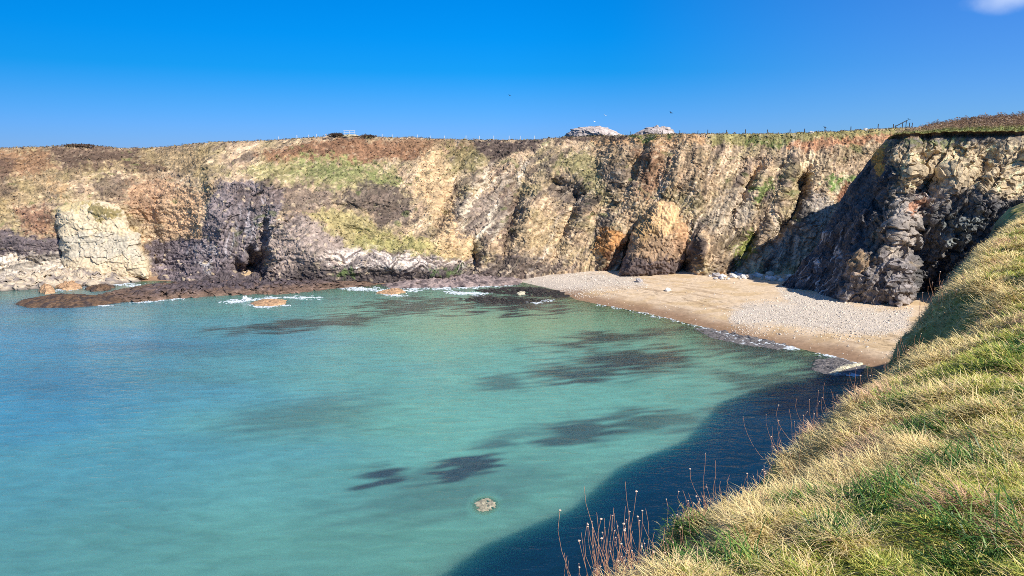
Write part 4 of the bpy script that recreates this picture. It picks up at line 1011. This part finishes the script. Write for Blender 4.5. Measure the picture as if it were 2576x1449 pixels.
_ctl = [tuple(p) for p in _e] + [tuple(drop_pt(*q)) for q in [(2576, 1449, 1.88), (2576, 1000, 2.0), (2576, 750, 2.08), (2200, 1200, 2.15), (2000, 1400, 2.05), (2400, 950, 2.25), (2500, 680, 2.12), (1700, 1449, 2.05), (2750, 800, 1.95), (2750, 560, 1.85), (2400, 1200, 2.05), (2560, 860, 2.1)]]
_ctl += [(0, 0, 30.35), (-5, -1.5, 29.6), (-14, -10, 29.5), (24, 32, 30), (32, 40, 30), (45, 55, 30), (62, 74, 30), (84, 80, 32), (60, 50, 33), (40, 25, 33), (20, 8, 30.6), (10, -10, 30.9), (8, 3, 30.3), (60, 0, 35), (110, 60, 35), (0, -40, 32), (-40, -40, 30), (120, -60, 36), (0, -120, 33)]
_ctl = np.array(_ctl)
def _phi(r): return np.where(r > 1e-6, r * r * np.log(r + 1e-9), 0)
def _fit():
    n = len(_ctl); X = _ctl[:, :2] / 10
    A = _phi(np.linalg.norm(X[:, None] - X[None], axis=-1)) + np.eye(n) * .02
    Pm = np.concatenate([np.ones((n, 1)), X], 1)
    M = np.block([[A, Pm], [Pm.T, np.zeros((3, 3))]])
    return np.linalg.solve(M, np.concatenate([_ctl[:, 2], np.zeros(3)]))
_W = _fit()
def turf_height(x, y):
    sh = x.shape; X = np.stack([x.ravel(), y.ravel()], -1) / 10
    out = np.empty(len(X)); C = _ctl[:, :2] / 10
    for k in range(0, len(X), 40000):
        q = X[k:k + 40000]
        out[k:k + 40000] = _phi(np.linalg.norm(q[:, None] - C[None], axis=-1)) @ _W[:-3] + _W[-3] + q @ _W[-2:]
    return np.clip(out.reshape(sh), 27.5, 40)
def tussock(x, y):
    return .13 * fbm2(x / .9, y / .9, 3, 700) + .07 * (np.abs(noise2(x / .55, y / .55, 704)) - .3)
HOLLOWS = [tuple(drop_pt(2050, 1095, 2.4)[:2]) + (.4, .3), tuple(drop_pt(1748, 1285, 2.25)[:2]) + (.22, .22)]
def near_height(x, y):
    o = poly_sd(x, y, NEAR) + .26 * fbm2(x / .8, y / .8, 3, 708) * sstep(60, 20, np.hypot(x, y))
    z = turf_height(x, y) + tussock(x, y)
    oo = np.maximum(o, 0)
    z = z - .14 * sstep(-1.6, -.2, o) - .14 * sstep(-.5, .0, o)
    for (hx, hy, hr, hd) in HOLLOWS: z = z - hd * np.exp(-((x - hx) ** 2 + (y - hy) ** 2) / hr ** 2)
    z = z - np.where(oo < .5, oo * 1.3, .65 + (oo - .5) * 4.2 + .8 * fbm2(x / 2.2, y / 2.2, 3, 712))
    return np.maximum(z, -6), o

def build_near():
    xs = np.concatenate([np.linspace(-120, -20, 40, endpoint=False), np.linspace(-20, -3, 60, endpoint=False), np.linspace(-3, 24, 300, endpoint=False), np.linspace(24, 130, 180, endpoint=False), np.linspace(130, 300, 20)])
    ys = np.concatenate([np.linspace(-250, -20, 40, endpoint=False), np.linspace(-20, 0, 50, endpoint=False), np.linspace(0, 32, 340, endpoint=False), np.linspace(32, 105, 150)])
    X, Y = np.meshgrid(xs, ys); Z, o = near_height(X, Y)
    col = np.empty(X.shape + (3,)); col[:] = srgb(172, 158, 92)
    n = fbm2(X / .8, Y / .8, 3, 720)
    col += (srgb(178, 150, 98) - col) * sstep(0, .4, n)[..., None]
    col += (srgb(100, 106, 48) - col) * sstep(0, .4, -n)[..., None]
    r = sstep(.5, 1.4, o + .4 * n)
    col += (srgb(84, 74, 66) - col) * r[..., None]
    soil = sstep(.1, .5, o) * sstep(1.4, .6, o)
    col += (srgb(96, 70, 48) - col) * (soil * .7)[..., None]
    keep = np.ones(X.shape, bool)
    ob = mesh_faces('clifftop_ground', np.stack([X, Y, Z], -1), quads_grid(*X.shape), mat=M_SOIL, col=col)
    tag(ob, kind='structure')
build_near()

def ribbons(base, phi, L, W, th0, th1, curl, col, nseg=4, tipcol=None):
    """arching grass blades as tapering ribbons"""
    n = len(base); V = np.empty((n, 2 * nseg + 1, 3), np.float32); p = base.copy()
    side = np.stack([-np.sin(phi), np.cos(phi), np.zeros(n)], -1)
    for k in range(nseg + 1):
        f = k / nseg
        if k < nseg:
            w = (W * (1 - .75 * f ** 1.5) * .5)[:, None]
            V[:, 2 * k] = p - side * w; V[:, 2 * k + 1] = p + side * w
        else: V[:, 2 * nseg] = p
        th = th0 + (th1 - th0) * (f + .5 / nseg); ph = phi + curl * f
        d = np.stack([np.sin(th) * np.cos(ph), np.sin(th) * np.sin(ph), np.cos(th)], -1)
        p = p + d * (L / nseg)[:, None]
    nb = 2 * nseg + 1
    fl = []; tot = []
    for k in range(nseg - 1): fl += [2 * k, 2 * k + 1, 2 * k + 3, 2 * k + 2]; tot.append(4)
    fl += [2 * nseg - 2, 2 * nseg - 1, 2 * nseg]; tot.append(3)
    loops = (np.array(fl)[None] + (np.arange(n) * nb)[:, None]).ravel(); tt = np.tile(tot, n); st = np.concatenate([[0], np.cumsum(tt)[:-1]])
    C = np.repeat(col[:, None], nb, 1)
    return V.reshape(-1, 3), loops, st, tt, C.reshape(-1, 3)

def build_grass():
    B = []; want = 320000; got = 0
    while got < want:
        m = 120000
        d = 2.0 + 28 * rng.rand(m) ** 1.25; a = rng.uniform(-.12, .86, m)            # nearer ground is denser
        x = d * np.sin(a); y = d * np.cos(a)
        o = poly_sd(x, y, NEAR)
        ok = (o < .35) | ((o < 1.9) & (d > 9.5))
        x, y = x[ok], y[ok]
        z, oo = near_height(x, y)
        U, V = to_view(np.stack([x, y, z], -1))
        ok = ((oo < .1) | ((oo < 1.9) & (d[ok] > 9.5))) & (U > 1300) & (U < 2800) & (V < 1650)
        B.append(np.stack([x, y, z], -1)[ok]); got += ok.sum()
    P = np.concatenate(B)[:want]; n = len(P)
    x, y = P[:, 0], P[:, 1]; dist = np.hypot(x, y)
    # every blade belongs to a clump: it leans away from the clump's middle and shares its tint
    G = .34 * (1 + np.floor(np.clip(dist / 9, 0, 2)) * .35)
    gi = np.floor(x / G).astype(np.int64); gj = np.floor(y / G).astype(np.int64)
    best = np.full(n, 9.0); cx = np.zeros(n); cy = np.zeros(n); hid = np.zeros(n, np.int64)
    for a in (-1, 0, 1):
        for b in (-1, 0, 1):
            h = _h2(gi + a, gj + b, 731); px = (gi + a + (h % 97) / 97.0) * G; py = (gj + b + (h % 89) / 89.0) * G
            dd = np.hypot(px - x, py - y); k = dd < best
            best = np.where(k, dd, best); cx = np.where(k, px, cx); cy = np.where(k, py, cy); hid = np.where(k, h, hid)
    rc = (hid % 53) / 53.0; rb = (hid % 37) / 37.0
    o = poly_sd(x, y, NEAR)
    dry = .9 * fbm2(x / 2.1, y / 2.1, 3, 740) + .9 * (rc - .5) + .6 * sstep(-1.3, -.1, o) + .05
    isdry = rng.rand(n) < np.clip(.27 + .85 * dry, .04, .95)
    straw = srgb(250, 230, 168)[None] + (srgb(226, 196, 130) - srgb(250, 230, 168))[None] * rng.rand(n, 1)
    pink = (rb < .1) | (rng.rand(n) < .06); straw[pink] = srgb(226, 186, 146)
    green = srgb(196, 194, 88)[None] + (srgb(116, 148, 56) - srgb(196, 194, 88))[None] * rng.rand(n, 1)
    yg = rng.rand(n) < .4; green[yg] = srgb(214, 202, 104)
    dk = (rb > .82) & (rng.rand(n) < .6); green[dk] = srgb(78, 116, 46)
    col = np.where(isdry[:, None], straw, green) * rng.uniform(.8, 1.12, (n, 1))
    fld = 2.4 + 1.3 * fbm2(x / 2.2, y / 2.2, 2, 750) * np.pi
    rad = np.arctan2(y - cy, x - cx)
    vx = .8 * np.cos(rad) + .45 * np.cos(fld) + rng.normal(0, 1.0, n); vy = .8 * np.sin(rad) + .45 * np.sin(fld) + rng.normal(0, 1.0, n)
    phi = np.arctan2(vy, vx)
    L = np.where(isdry, rng.uniform(.09, .26, n), rng.uniform(.06, .17, n)) * np.clip(.7 + dist / 28, .7, 1.3) * (1 - .35 * sstep(-.3, 0, o)) * (.75 + .5 * rc)
    W = np.where(isdry, rng.uniform(.004, .007, n), rng.uniform(.0045, .0085, n)) * np.clip(dist / 6, .8, 3.2)
    th0 = np.where(isdry, rng.uniform(.7, 1.5, n), rng.uniform(.6, 1.45, n)); th1 = np.minimum(th0 + rng.uniform(.1, 1.1, n), 2.0)
    P[:, 2] += .05 * (1 - np.clip(best / G * 1.6, 0, 1)) * (.4 + rc)
    V, lo, st, tt, C = ribbons(P - np.array([0, 0, .02]), phi, L, W, th0, th1, rng.normal(0, 1.5, n), col)
    ob = make_mesh('clifftop_grass', V, lo, st, tt, mat=M_GRASS, col=C, smooth=True)
    tag(ob, 'long straw and green grass matted over the near clifftop', 'grass', kind='stuff')
build_grass()

# greener tufts standing out of the matted grass
TUFTS = [(2250, 1010, .30, 'bright green tuft of broad blades in the middle of the near turf'), (2215, 1235, .30, 'curly green tuft of broad blades between pale mats of grass'), (2415, 1165, .34, 'wide leaning green tuft right of the curly one'),
         (2500, 1330, .38, 'large dark green tuft in the lower right corner'), (1800, 1400, .30, 'blue green tuft of short blades near the bottom of the frame'), (2330, 1075, .26, 'small green tuft with wind combed blades above the leaning one'),
         (1720, 1340, .22, 'green tuft close to the cliff edge beside the dry stalks'), (2120, 1320, .22, 'little green tuft in the pale turf below the curly one'), (2020, 1250, .2, 'small upright green tuft by the rounded edge')]
for u, v, size, lab in TUFTS:
    x0, y0, _ = drop_pt(u, v, 2.1); n = 190
    for _ in range(3):                                   # settle on the turf
        z0 = float(near_height(np.array([x0]), np.array([y0]))[0][0]); x0, y0, _ = at_height(u, v, z0 + .05)
    t = empty('grass_tuft', (x0, y0, z0)); tag(t, lab, 'grass tuft', 'green tufts in the near turf')
    a = rng.rand(n) * 6.28; rr = size * .8 * np.sqrt(rng.rand(n))
    b = np.stack([rr * np.cos(a), rr * np.sin(a), np.zeros(n)], -1)
    b[:, 2] = near_height(b[:, 0] + x0, b[:, 1] + y0)[0] - z0 - .02
    c = srgb(76, 116, 44)[None] + (srgb(46, 84, 34) - srgb(76, 116, 44))[None] * rng.rand(n, 1); lt = rng.rand(n) < .25; c[lt] = srgb(132, 156, 74)
    V, lo, st, tt, C = ribbons(b, 2.4 + rng.normal(0, 1.2, n), rng.uniform(.5, 1.1, n) * size, rng.uniform(.006, .011, n), rng.uniform(.1, .9, n), rng.uniform(1.2, 2.4, n), rng.normal(0, .8, n), c, nseg=5)
    make_mesh('blades', V, lo, st, tt, mat=M_GRASS, col=C, parent=t)

# dead flower stalks along the edge
STALKS = [(1478, 1395, 8, .40, 'leftmost clump of bare reddish stalks leaning over the water'), (1530, 1368, 9, .40, 'tall clump of reddish stalks right of the leftmost clump'), (1575, 1352, 9, .42, 'tallest clump of dead stalks with pale flower heads above the shadowed water'),
          (1625, 1338, 7, .34, 'clump of dead stalks with round heads beside a grassy notch'), (1690, 1296, 8, .30, 'spreading clump of dead stalks above the notch in the edge'), (1735, 1235, 10, .20, 'low dense clump of small pale flower heads on the edge'),
          (1795, 1200, 4, .30, 'pair of long thin bare stalks on the rounded edge'), (1880, 1172, 5, .22, 'few dry flower heads on the straw coloured edge'), (1935, 1156, 6, .2, 'short dry flower heads left of the steep dark bank'),
          (1975, 1105, 7, .34, 'reddish stalks hanging on the steep dark bank'), (1990, 1050, 9, .36, 'upright pinkish stalks on top of the dark bank'), (2065, 1010, 7, .34, 'pale stalks on the edge just right of the dark bank'),
          (2150, 960, 7, .34, 'thin stalks on the edge below the beach corner'), (2215, 915, 7, .28, 'thin stalks on the edge against the wet sand'), (2280, 868, 8, .3, 'fine brown stalks on the edge against the dry sand'),
          (2345, 752, 9, .36, 'dense reddish stalks on the far bank under the headland'), (2385, 712, 9, .34, 'upper clump of reddish stalks on the far bank')]
for u, v, cnt, hgt, lab in STALKS:
    k = int(np.argmin([abs(e[0] - u) + abs(e[1] - v) for e in EDGE_UVD])); d = EDGE_UVD[k][2]
    x0, y0, _ = drop_pt(u, v, d); q = np.array([x0, y0]);
    q = q + np.array([.77, -.64]) * .03
    z0 = float(near_height(q[:1], q[1:2])[0][0])
    t = empty('dead_flower_plant', (q[0], q[1], z0)); tag(t, lab, 'dried plant', 'dead flower stalks along the cliff edge')
    dist = math.hypot(*q); rad = .0013 * max(1, dist / 8)
    for j in range(int(cnt * (3.0 if dist < 6 else 2.0))):
        bx, by = rng.normal(0, .06, 2) * (1 + dist / 20); L = hgt * rng.uniform(.45, 1.4)
        bz = float(near_height(np.array([q[0] + bx]), np.array([q[1] + by]))[0][0]) - z0 - .03
        bz = max(bz, -.12)
        az = math.pi * .95 + rng.normal(0, .9); ln = rng.uniform(.1, .95)
        s = np.linspace(0, 1, 6)
        lean = ln * L * (s * 1.35 - .75 * s ** 2)
        pts = np.stack([bx + lean * math.cos(az), by + lean * math.sin(az), bz + L * s], -1) + np.stack([.02 * np.sin(s * 5 + j * 1.7) * s, .02 * np.cos(s * 4 + j) * s, s * 0], -1)
        V, F = tube_vf(pts, rad * (1.2 - .5 * s), 4)
        st = mesh_mixed('stem', V, F, mat=M_STEM, parent=t)
        if rng.rand() < .45:
            V, F = stone_mesh(800 + j, (5, 8)); V = V * rad * 4.6 * np.array([1, 1, 1.1]) * rng.uniform(.5, 1.35) + pts[-1]
            mesh_mixed('flower_head', V, F, mat=M_HEADS, parent=st, smooth=False)

# ================================================================== SCRUB ON THE FAR SLOPES (uncountable)
def build_scrub():
    P = []; C = []; S = []
    # heath and bracken of the far slope
    m = CL_R.size; w = np.clip(1.15 - CL_R, 0, 1) ** 1.5
    w = w * ((CL_U > -60) & (CL_U < 2300))
    idx = rng.choice(m, 17000, p=(w / w.sum()).ravel())
    P.append(CL_P[1:1 + CL_R.shape[0]].reshape(-1, 3)[idx]); C.append(CL_C[1:1 + CL_R.shape[0]].reshape(-1, 3)[idx]); S.append(rng.uniform(.12, .38, len(idx)))
    # skyline fringe
    top = CL_P[CL_R.shape[0]]; ut = CL_U[0]
    k = np.where((ut > -60) & (ut < 2300))[0]; k = rng.choice(k, 6000)
    hz = np.interp(ut[k], [0, 120, 200, 260, 800, 840, 960, 1180, 1280, 1390, 1440, 1600, 1780, 2300], [.3, .6, .9, .4, .3, .8, .5, .3, .25, .5, .5, .35, .3, .3]) * np.clip(.6 + 1.2 * fbm2(ut[k] / 18, ut[k] * 0, 3, 760), .1, 2)
    q = top[k].copy(); q[:, 2] += rng.rand(len(k)) * hz * .45 - .1; q[:, 1] += rng.uniform(-1.5, 1.5, len(k))
    P.append(q); c = np.where((rng.rand(len(k)) < .6)[:, None], srgb(122, 102, 82), srgb(156, 142, 92)); C.append(c); S.append(rng.uniform(.1, .3, len(k)))
    # heather on top of the headland
    hp = HT_P[:, HT_U > 2235].reshape(-1, 3); hc = HT_C[:, HT_U > 2235].reshape(-1, 3)
    fr = np.repeat(np.linspace(0, 1, HT_P.shape[0]), (HT_U > 2235).sum()); vis = (to_view(hp)[0] < 2750)
    ww = (.25 + fr) * vis
    idx = rng.choice(len(hp), 30000, p=ww / ww.sum()); q = hp[idx].copy(); lump = np.clip(.4 + 1.5 * fbm2(q[:, 0] / 2.2, q[:, 1] / 2.2, 3, 764), .1, 1.5)
    q[:, 2] += rng.rand(len(q)) * .9 * lump * sstep(.15, .5, fr[idx])
    P.append(q); cc = srgb(168, 138, 110)[None] + (srgb(126, 106, 86) - srgb(168, 138, 110))[None] * rng.rand(len(q), 1)
    cc = np.where((fr[idx] < .35)[:, None], hc[idx], cc); C.append(cc); S.append(rng.uniform(.06, .24, len(q)))
    P = np.concatenate(P); C = np.concatenate(C); S = np.concatenate(S); n = len(P)
    C = C * rng.uniform(.7, 1.35, (n, 1))
    tri = rng.normal(size=(n, 3, 3)); tri *= (S / 1.3)[:, None, None]; tri[..., 2] = np.abs(tri[..., 2]) * .9
    V = (P[:, None] + tri).reshape(-1, 3)
    o = mesh_faces('heath_scrub', V, np.arange(3 * n).reshape(-1, 3), mat=M_LEAF, col=np.repeat(C, 3, 0), smooth=False)
    tag(o, 'brown and olive heath scrub over the slopes and the skyline of the far land', 'scrub', kind='stuff')
build_scrub()

def skyline_z(u, cushion=0.0):
    j = int(np.argmin(np.abs(CL_U[0] - u))); return CL_P[CL_R.shape[0], j].copy()

def leaf_bush(name, c, size, cols, n, label, cat, group=None):
    t = empty(name, c); tag(t, label, cat, group)
    q = rng.normal(size=(n, 3)); q /= np.linalg.norm(q, axis=1)[:, None]; q *= rng.rand(n, 1) ** .45
    q *= 1 + .35 * noise3(q[:, 0] * 2 + c[0], q[:, 1] * 2, q[:, 2] * 2, 770)[:, None]
    q = q * np.array(size); q[:, 2] = np.abs(q[:, 2])
    s = rng.uniform(.06, .2, n); tri = rng.normal(size=(n, 3, 3)) * s[:, None, None]
    col = np.array([srgb(*cols[i]) for i in rng.randint(0, len(cols), n)]) * rng.uniform(.6, 1.2, (n, 1))
    mesh_faces('foliage', (q[:, None] + tri).reshape(-1, 3), np.arange(3 * n).reshape(-1, 3), mat=M_LEAF, col=np.repeat(col, 3, 0), smooth=False, parent=t)
    parts = [tube_vf(np.array([[0, 0, -.3], [.1 * a, .05, .3 * size[2]], [.35 * a * size[0], .1, .7 * size[2]]]), [.05, .04, .02], 5) for a in (-1, .2, 1)]
    V, F = join_vf(parts); mesh_mixed('stem', V, F, mat=M_WOOD, parent=t)

p = skyline_z(845); leaf_bush('skyline_bush', p, (2.6, 1.6, .8), [(84, 68, 58), (100, 80, 60)], 900, 'dark rounded bush on the skyline left of the white handrail', 'bush')
p = skyline_z(925); leaf_bush('skyline_bush', p, (2.6, 1.4, .55), [(84, 68, 58), (110, 86, 62)], 700, 'low brown bush on the skyline right of the white handrail', 'bush')
p = skyline_z(195); leaf_bush('skyline_bush', p, (5, 2.0, .45), [(104, 84, 70), (118, 94, 74)], 1800, 'wide dark bush on the skyline at the far left', 'bush')
p = at_depth(2333, 324, HT_P[15, int(np.argmin(np.abs(HT_U - 2333))), 1]); leaf_bush('gorse_bush', p, (.95, .7, .6), [(206, 160, 20), (220, 180, 30), (120, 110, 40)], 500, 'yellow flowering gorse bush on the brown heather of the headland', 'bush')

# ================================================================== FENCES, HANDRAIL, STILE
def fence(us, hgt, wid, mat, label, dz=0.0):
    base = [skyline_z(u) for u in us]
    t = empty('post_fence', base[0]); tag(t, label, 'fence'); o0 = base[0]
    for b, u in zip(base, us):
        h = hgt * rng.uniform(.85, 1.15)
        V, F = box_vf(b - o0 + np.array([0, .6, h / 2 - .3]), (wid, wid, h + .6))
        V[V[:, 2] > (b - o0)[2] + h * .4, 0] += rng.normal(0, .05)
        mesh_mixed('post', V, F, mat=mat, parent=t, smooth=False)
fence([1828, 1877, 1932, 1990, 2025, 2077, 2143, 2211, 2250], 1.15, .15, M_WOOD, 'dark timber post fence along the skyline above the beach')
fence([1118, 1171, 1206, 1242, 1280, 1309, 1345], 1.1, .17, M_PALEWOOD, 'pale timber post fence on the skyline left of the rocky tors')
fence([700, 745, 775, 795, 960, 985, 1050, 1083], 1.0, .15, M_PALEWOOD, 'short pale post fence on the skyline around the white handrail')
fence([1588, 1668, 1712, 1756, 1782], 1.0, .13, M_WOOD, 'dark post fence on the skyline beside the smaller tor')
b0 = skyline_z(1232); 
p = skyline_z(880); t = empty('handrail', p); tag(t, 'white handrail on the skyline over a pale stone footing', 'handrail')
for dx in (-1.5, 0, 1.5):
    V, F = box_vf((dx, 0, .75), (.1, .1, 1.9)); mesh_mixed('post', V, F, mat=M_PALEWOOD, parent=t, smooth=False)
for z in (.95, 1.6):
    V, F = box_vf((0, -.08, z), (3.3, .06, .12)); mesh_mixed('rail', V, F, mat=M_PALEWOOD, parent=t, smooth=False)
V, F = stone_mesh(690, (12, 20)); V = V * np.array([2.4, 1.2, .75]); mesh_mixed('stone_footing', V, F, mat=M_STONE, col=np.broadcast_to(srgb(186, 172, 140), V.shape), parent=t, smooth=False)
p = skyline_z(2265); t = empty('wooden_stile', p); tag(t, 'wooden stile with a sloping rail where the fence meets the headland', 'stile')
for dx, h in ((-1.3, .7), (.4, 1.2), (1.3, 1.75), (2.2, 1.3), (2.9, 1.3)):
    V, F = box_vf((dx, 0, h / 2 - .2), (.13, .13, h + .4)); mesh_mixed('post', V, F, mat=M_WOOD, parent=t, smooth=False)
ang = math.radians(28); Rm = np.array([[math.cos(ang), 0, -math.sin(ang)], [0, 1, 0], [math.sin(ang), 0, math.cos(ang)]])
V, F = box_vf((0, -.14, 1.15), (3.4, .1, .2), Rm); mesh_mixed('rail', V, F, mat=M_WOOD, parent=t, smooth=False)
for u, lab in ((2041, 'white stone on the skyline between two fence posts'), (2178, 'pale flat stone on the skyline near the right end of the fence'), (1233, 'pale marker stone on the skyline above the dark hollow')):
    p = skyline_z(u); V, F = stone_mesh(int(u), (8, 12)); V = V * np.array([.8, .6, .75]) * (.8 if u != 1233 else .55)
    o = mesh_mixed('skyline_stone', V, F, mat=M_STONE, col=np.broadcast_to(srgb(214, 208, 196), V.shape), smooth=False); o.location = [float(a) for a in p]; tag(o, lab, 'stone')

# ================================================================== BIRDS
def bird(u, v, D, span, roll, mat, label):
    s = np.linspace(-1, 1, 9); L = span * .42
    r = np.array([.004, .03, .055, .075, .08, .07, .055, .05, .012]) * span
    pts = np.stack([s * L * .55, s * 0, .02 * span * s], -1)
    nn = 8; th = np.arange(nn) / nn * 2 * np.pi
    V = [np.array([p[0], p[1] + ra * math.cos(a), p[2] + ra * math.sin(a)]) for p, ra in zip(pts, r) for a in th]
    F = [tuple(f) for f in quads_grid(9, nn, True)] + [tuple(range(nn))[::-1], tuple(8 * nn + i for i in range(nn))]
    # wings grow out of the flanks: reuse body vertices as roots
    for sgn, a0 in ((1, 0), (-1, 4)):
        r1, r2, r3 = 3 * nn + a0, 5 * nn + a0, 4 * nn + (a0 + 2 if sgn > 0 else a0 - 2)
        k = len(V)
        V += [np.array([-.02 * span, sgn * .25 * span, .1 * span]), np.array([.13 * span, sgn * .25 * span, .1 * span]), np.array([.05 * span, sgn * .25 * span, .13 * span]),
              np.array([-.1 * span, sgn * .5 * span, .05 * span])]
        F += [(r1, r2, k + 1, k), (r2, r3, k + 2, k + 1), (r3, r1, k, k + 2), (k, k + 1, k + 3), (k + 1, k + 2, k + 3), (k + 2, k, k + 3)]
    k = len(V); V += [np.array([-.32 * span, .07 * span, 0]), np.array([-.32 * span, -.07 * span, 0]), np.array([-.3 * span, 0, .015 * span])]
    F += [(nn, k, k + 2), (nn + 4, k + 2, k + 1), (nn, k + 1, k)]
    o = mesh_mixed('bird', np.array(V), F, mat=mat)
    p = at_depth(u, v, D); o.location = [float(a) for a in p]; o.rotation_euler = (roll, .1, random.uniform(-.5, .5) + 1.2)
    tag(o, label, 'bird')
bird(1282, 240, 150, .9, .4, M_DARKBIRD, 'highest dark bird flying alone in the middle of the sky')
bird(1688, 284, 140, 1.25, .5, M_DARKBIRD, 'dark bird flying above the smaller tor')
bird(1522, 290, 150, .9, .5, M_WHITEBIRD, 'upper white gull flying over the broad tor')
bird(1495, 306, 155, .9, .4, M_WHITEBIRD, 'lower white gull flying just over the top of the broad tor')
bird(2075, 321, 140, 1.1, .5, M_DARKBIRD, 'dark bird flying low over the post fence')
bird(2286, 300, 140, .9, .5, M_DARKBIRD, 'dark bird flying over the wooden stile')

# ================================================================== LIGHT, SKY, CAMERA
SUN_EL, SUN_AZ = math.radians(41.5), math.radians(130)        # azimuth clockwise from straight ahead
sd = np.array([math.sin(SUN_AZ) * math.cos(SUN_EL), math.cos(SUN_AZ) * math.cos(SUN_EL), math.sin(SUN_EL)])
L = bpy.data.lights.new('sun', 'SUN'); L.energy = 5.0; L.angle = math.radians(.5); L.color = (1, .957, .885)
lo = bpy.data.objects.new('sun', L); COL.objects.link(lo)
from mathutils import Vector
lo.rotation_euler = Vector(sd).to_track_quat('Z', 'Y').to_euler()

w = bpy.data.worlds.new('World'); scene.world = w; w.use_nodes = True; nt = w.node_tree; nt.nodes.clear()
out = nt.nodes.new('ShaderNodeOutputWorld'); bg = N(nt, 'ShaderNodeBackground', Strength=0.14)
sk = nt.nodes.new('ShaderNodeTexSky'); sk.sky_type = 'NISHITA'; sk.sun_disc = False; sk.sun_elevation = SUN_EL; sk.sun_rotation = SUN_AZ
sk.altitude = 0; sk.air_density = 1.0; sk.dust_density = 0.0; sk.ozone_density = 4.0
tc = nt.nodes.new('ShaderNodeTexCoord'); sx = nt.nodes.new('ShaderNodeSeparateXYZ'); nt.links.new(tc.outputs['Generated'], sx.inputs[0])
SKYTINT = [(0.0, (.145, .31, .8)), (.03, (.12, .313, .785)), (.062, (.078, .318, .715)), (.1, (.015, .326, .69)), (.143, (.0034, .35, .735)), (.19, (.0007, .368, .76)), (.4, (.12, .46, .8)), (.7, (.5, .74, .95)), (1.0, (.6, .8, 1.0))]
cr = nt.nodes.new('ShaderNodeValToRGB'); el = cr.color_ramp.elements
el[0].position = SKYTINT[0][0]; el[0].color = (*SKYTINT[0][1], 1); el[1].position = 1.0; el[1].color = (*SKYTINT[-1][1], 1)
for p_, c_ in SKYTINT[1:-1]:
    e = el.new(p_); e.color = (*c_, 1)
nt.links.new(sx.outputs['Z'], cr.inputs[0])
mx = N(nt, 'ShaderNodeMix', data_type='RGBA', blend_type='MULTIPLY'); mx.inputs['Factor'].default_value = 1
hz = N(nt, 'ShaderNodeMapRange'); hz.interpolation_type = 'SMOOTHSTEP'; hz.inputs['From Min'].default_value = .1; hz.inputs['From Max'].default_value = .62; hz.inputs['To Max'].default_value = .8
nt.links.new(sx.outputs['X'], hz.inputs['Value'])
mh = N(nt, 'ShaderNodeMix', data_type='RGBA'); mh.inputs['B'].default_value = (.2, .393, .77, 1)      # the air is hazier toward the sun side
nt.links.new(hz.outputs['Result'], mh.inputs['Factor']); nt.links.new(cr.outputs[0], mh.inputs['A'])
nt.links.new(sk.outputs[0], mx.inputs['A']); lf = N(nt, 'ShaderNodeMapRange'); lf.inputs['From Min'].default_value = -.58; lf.inputs['From Max'].default_value = -.02; lf.inputs['To Min'].default_value = .76; lf.inputs['To Max'].default_value = 1.0
nt.links.new(sx.outputs['X'], lf.inputs['Value'])
ml = N(nt, 'ShaderNodeMix', data_type='RGBA', blend_type='MULTIPLY'); ml.inputs['Factor'].default_value = 1
nt.links.new(mh.outputs['Result'], ml.inputs['A']); nt.links.new(lf.outputs['Result'], ml.inputs['B']); nt.links.new(ml.outputs['Result'], mx.inputs['B'])
# a wisp of cloud high on the right
cd = np.array(ray(2545, -6)); cd /= np.linalg.norm(cd)
sub = N(nt, 'ShaderNodeVectorMath', operation='SUBTRACT'); sub.inputs[1].default_value = cd; nt.links.new(tc.outputs['Generated'], sub.inputs[0])
mp = N(nt, 'ShaderNodeMapping'); mp.inputs['Scale'].default_value = (20, 20, 60); nt.links.new(sub.outputs[0], mp.inputs['Vector'])
ln = N(nt, 'ShaderNodeVectorMath', operation='LENGTH'); nt.links.new(mp.outputs[0], ln.inputs[0])
no = N(nt, 'ShaderNodeTexNoise', Scale=22.0, Detail=5.0); nt.links.new(tc.outputs['Generated'], no.inputs['Vector'])
ma = N(nt, 'ShaderNodeMath', operation='MULTIPLY_ADD'); ma.inputs[1].default_value = 1.1; nt.links.new(no.outputs['Fac'], ma.inputs[0]); nt.links.new(ln.outputs['Value'], ma.inputs[2])
mr = N(nt, 'ShaderNodeMapRange'); mr.interpolation_type = 'SMOOTHSTEP'; mr.inputs['From Min'].default_value = 1.55; mr.inputs['From Max'].default_value = .45; mr.inputs['To Min'].default_value = 0; mr.inputs['To Max'].default_value = .6
nt.links.new(ma.outputs[0], mr.inputs['Value'])
m3 = N(nt, 'ShaderNodeMix', data_type='RGBA'); nt.links.new(mr.outputs['Result'], m3.inputs['Factor']); nt.links.new(mx.outputs['Result'], m3.inputs['A']); m3.inputs['B'].default_value = (4.2, 4.8, 6.0, 1)
nt.links.new(m3.outputs['Result'], bg.inputs[0]); nt.links.new(bg.outputs[0], out.inputs[0])

cam = bpy.data.cameras.new('camera'); cam.sensor_width = 36; cam.lens = 36 * FPX / 2576; cam.clip_start = .1; cam.clip_end = 5000
co = bpy.data.objects.new('camera', cam); COL.objects.link(co); co.location = (0, 0, CAM_H); co.rotation_euler = (math.pi / 2 - PITCH, 0, 0)
scene.camera = co
scene.view_settings.view_transform = 'Standard'; scene.view_settings.look = 'None'; scene.view_settings.exposure = 0.42; scene.view_settings.gamma = 1.0
scene.cycles.use_denoising = False; scene.cycles.filter_width = 0.9
scene.cycles.max_bounces = 6; scene.cycles.transparent_max_bounces = 12
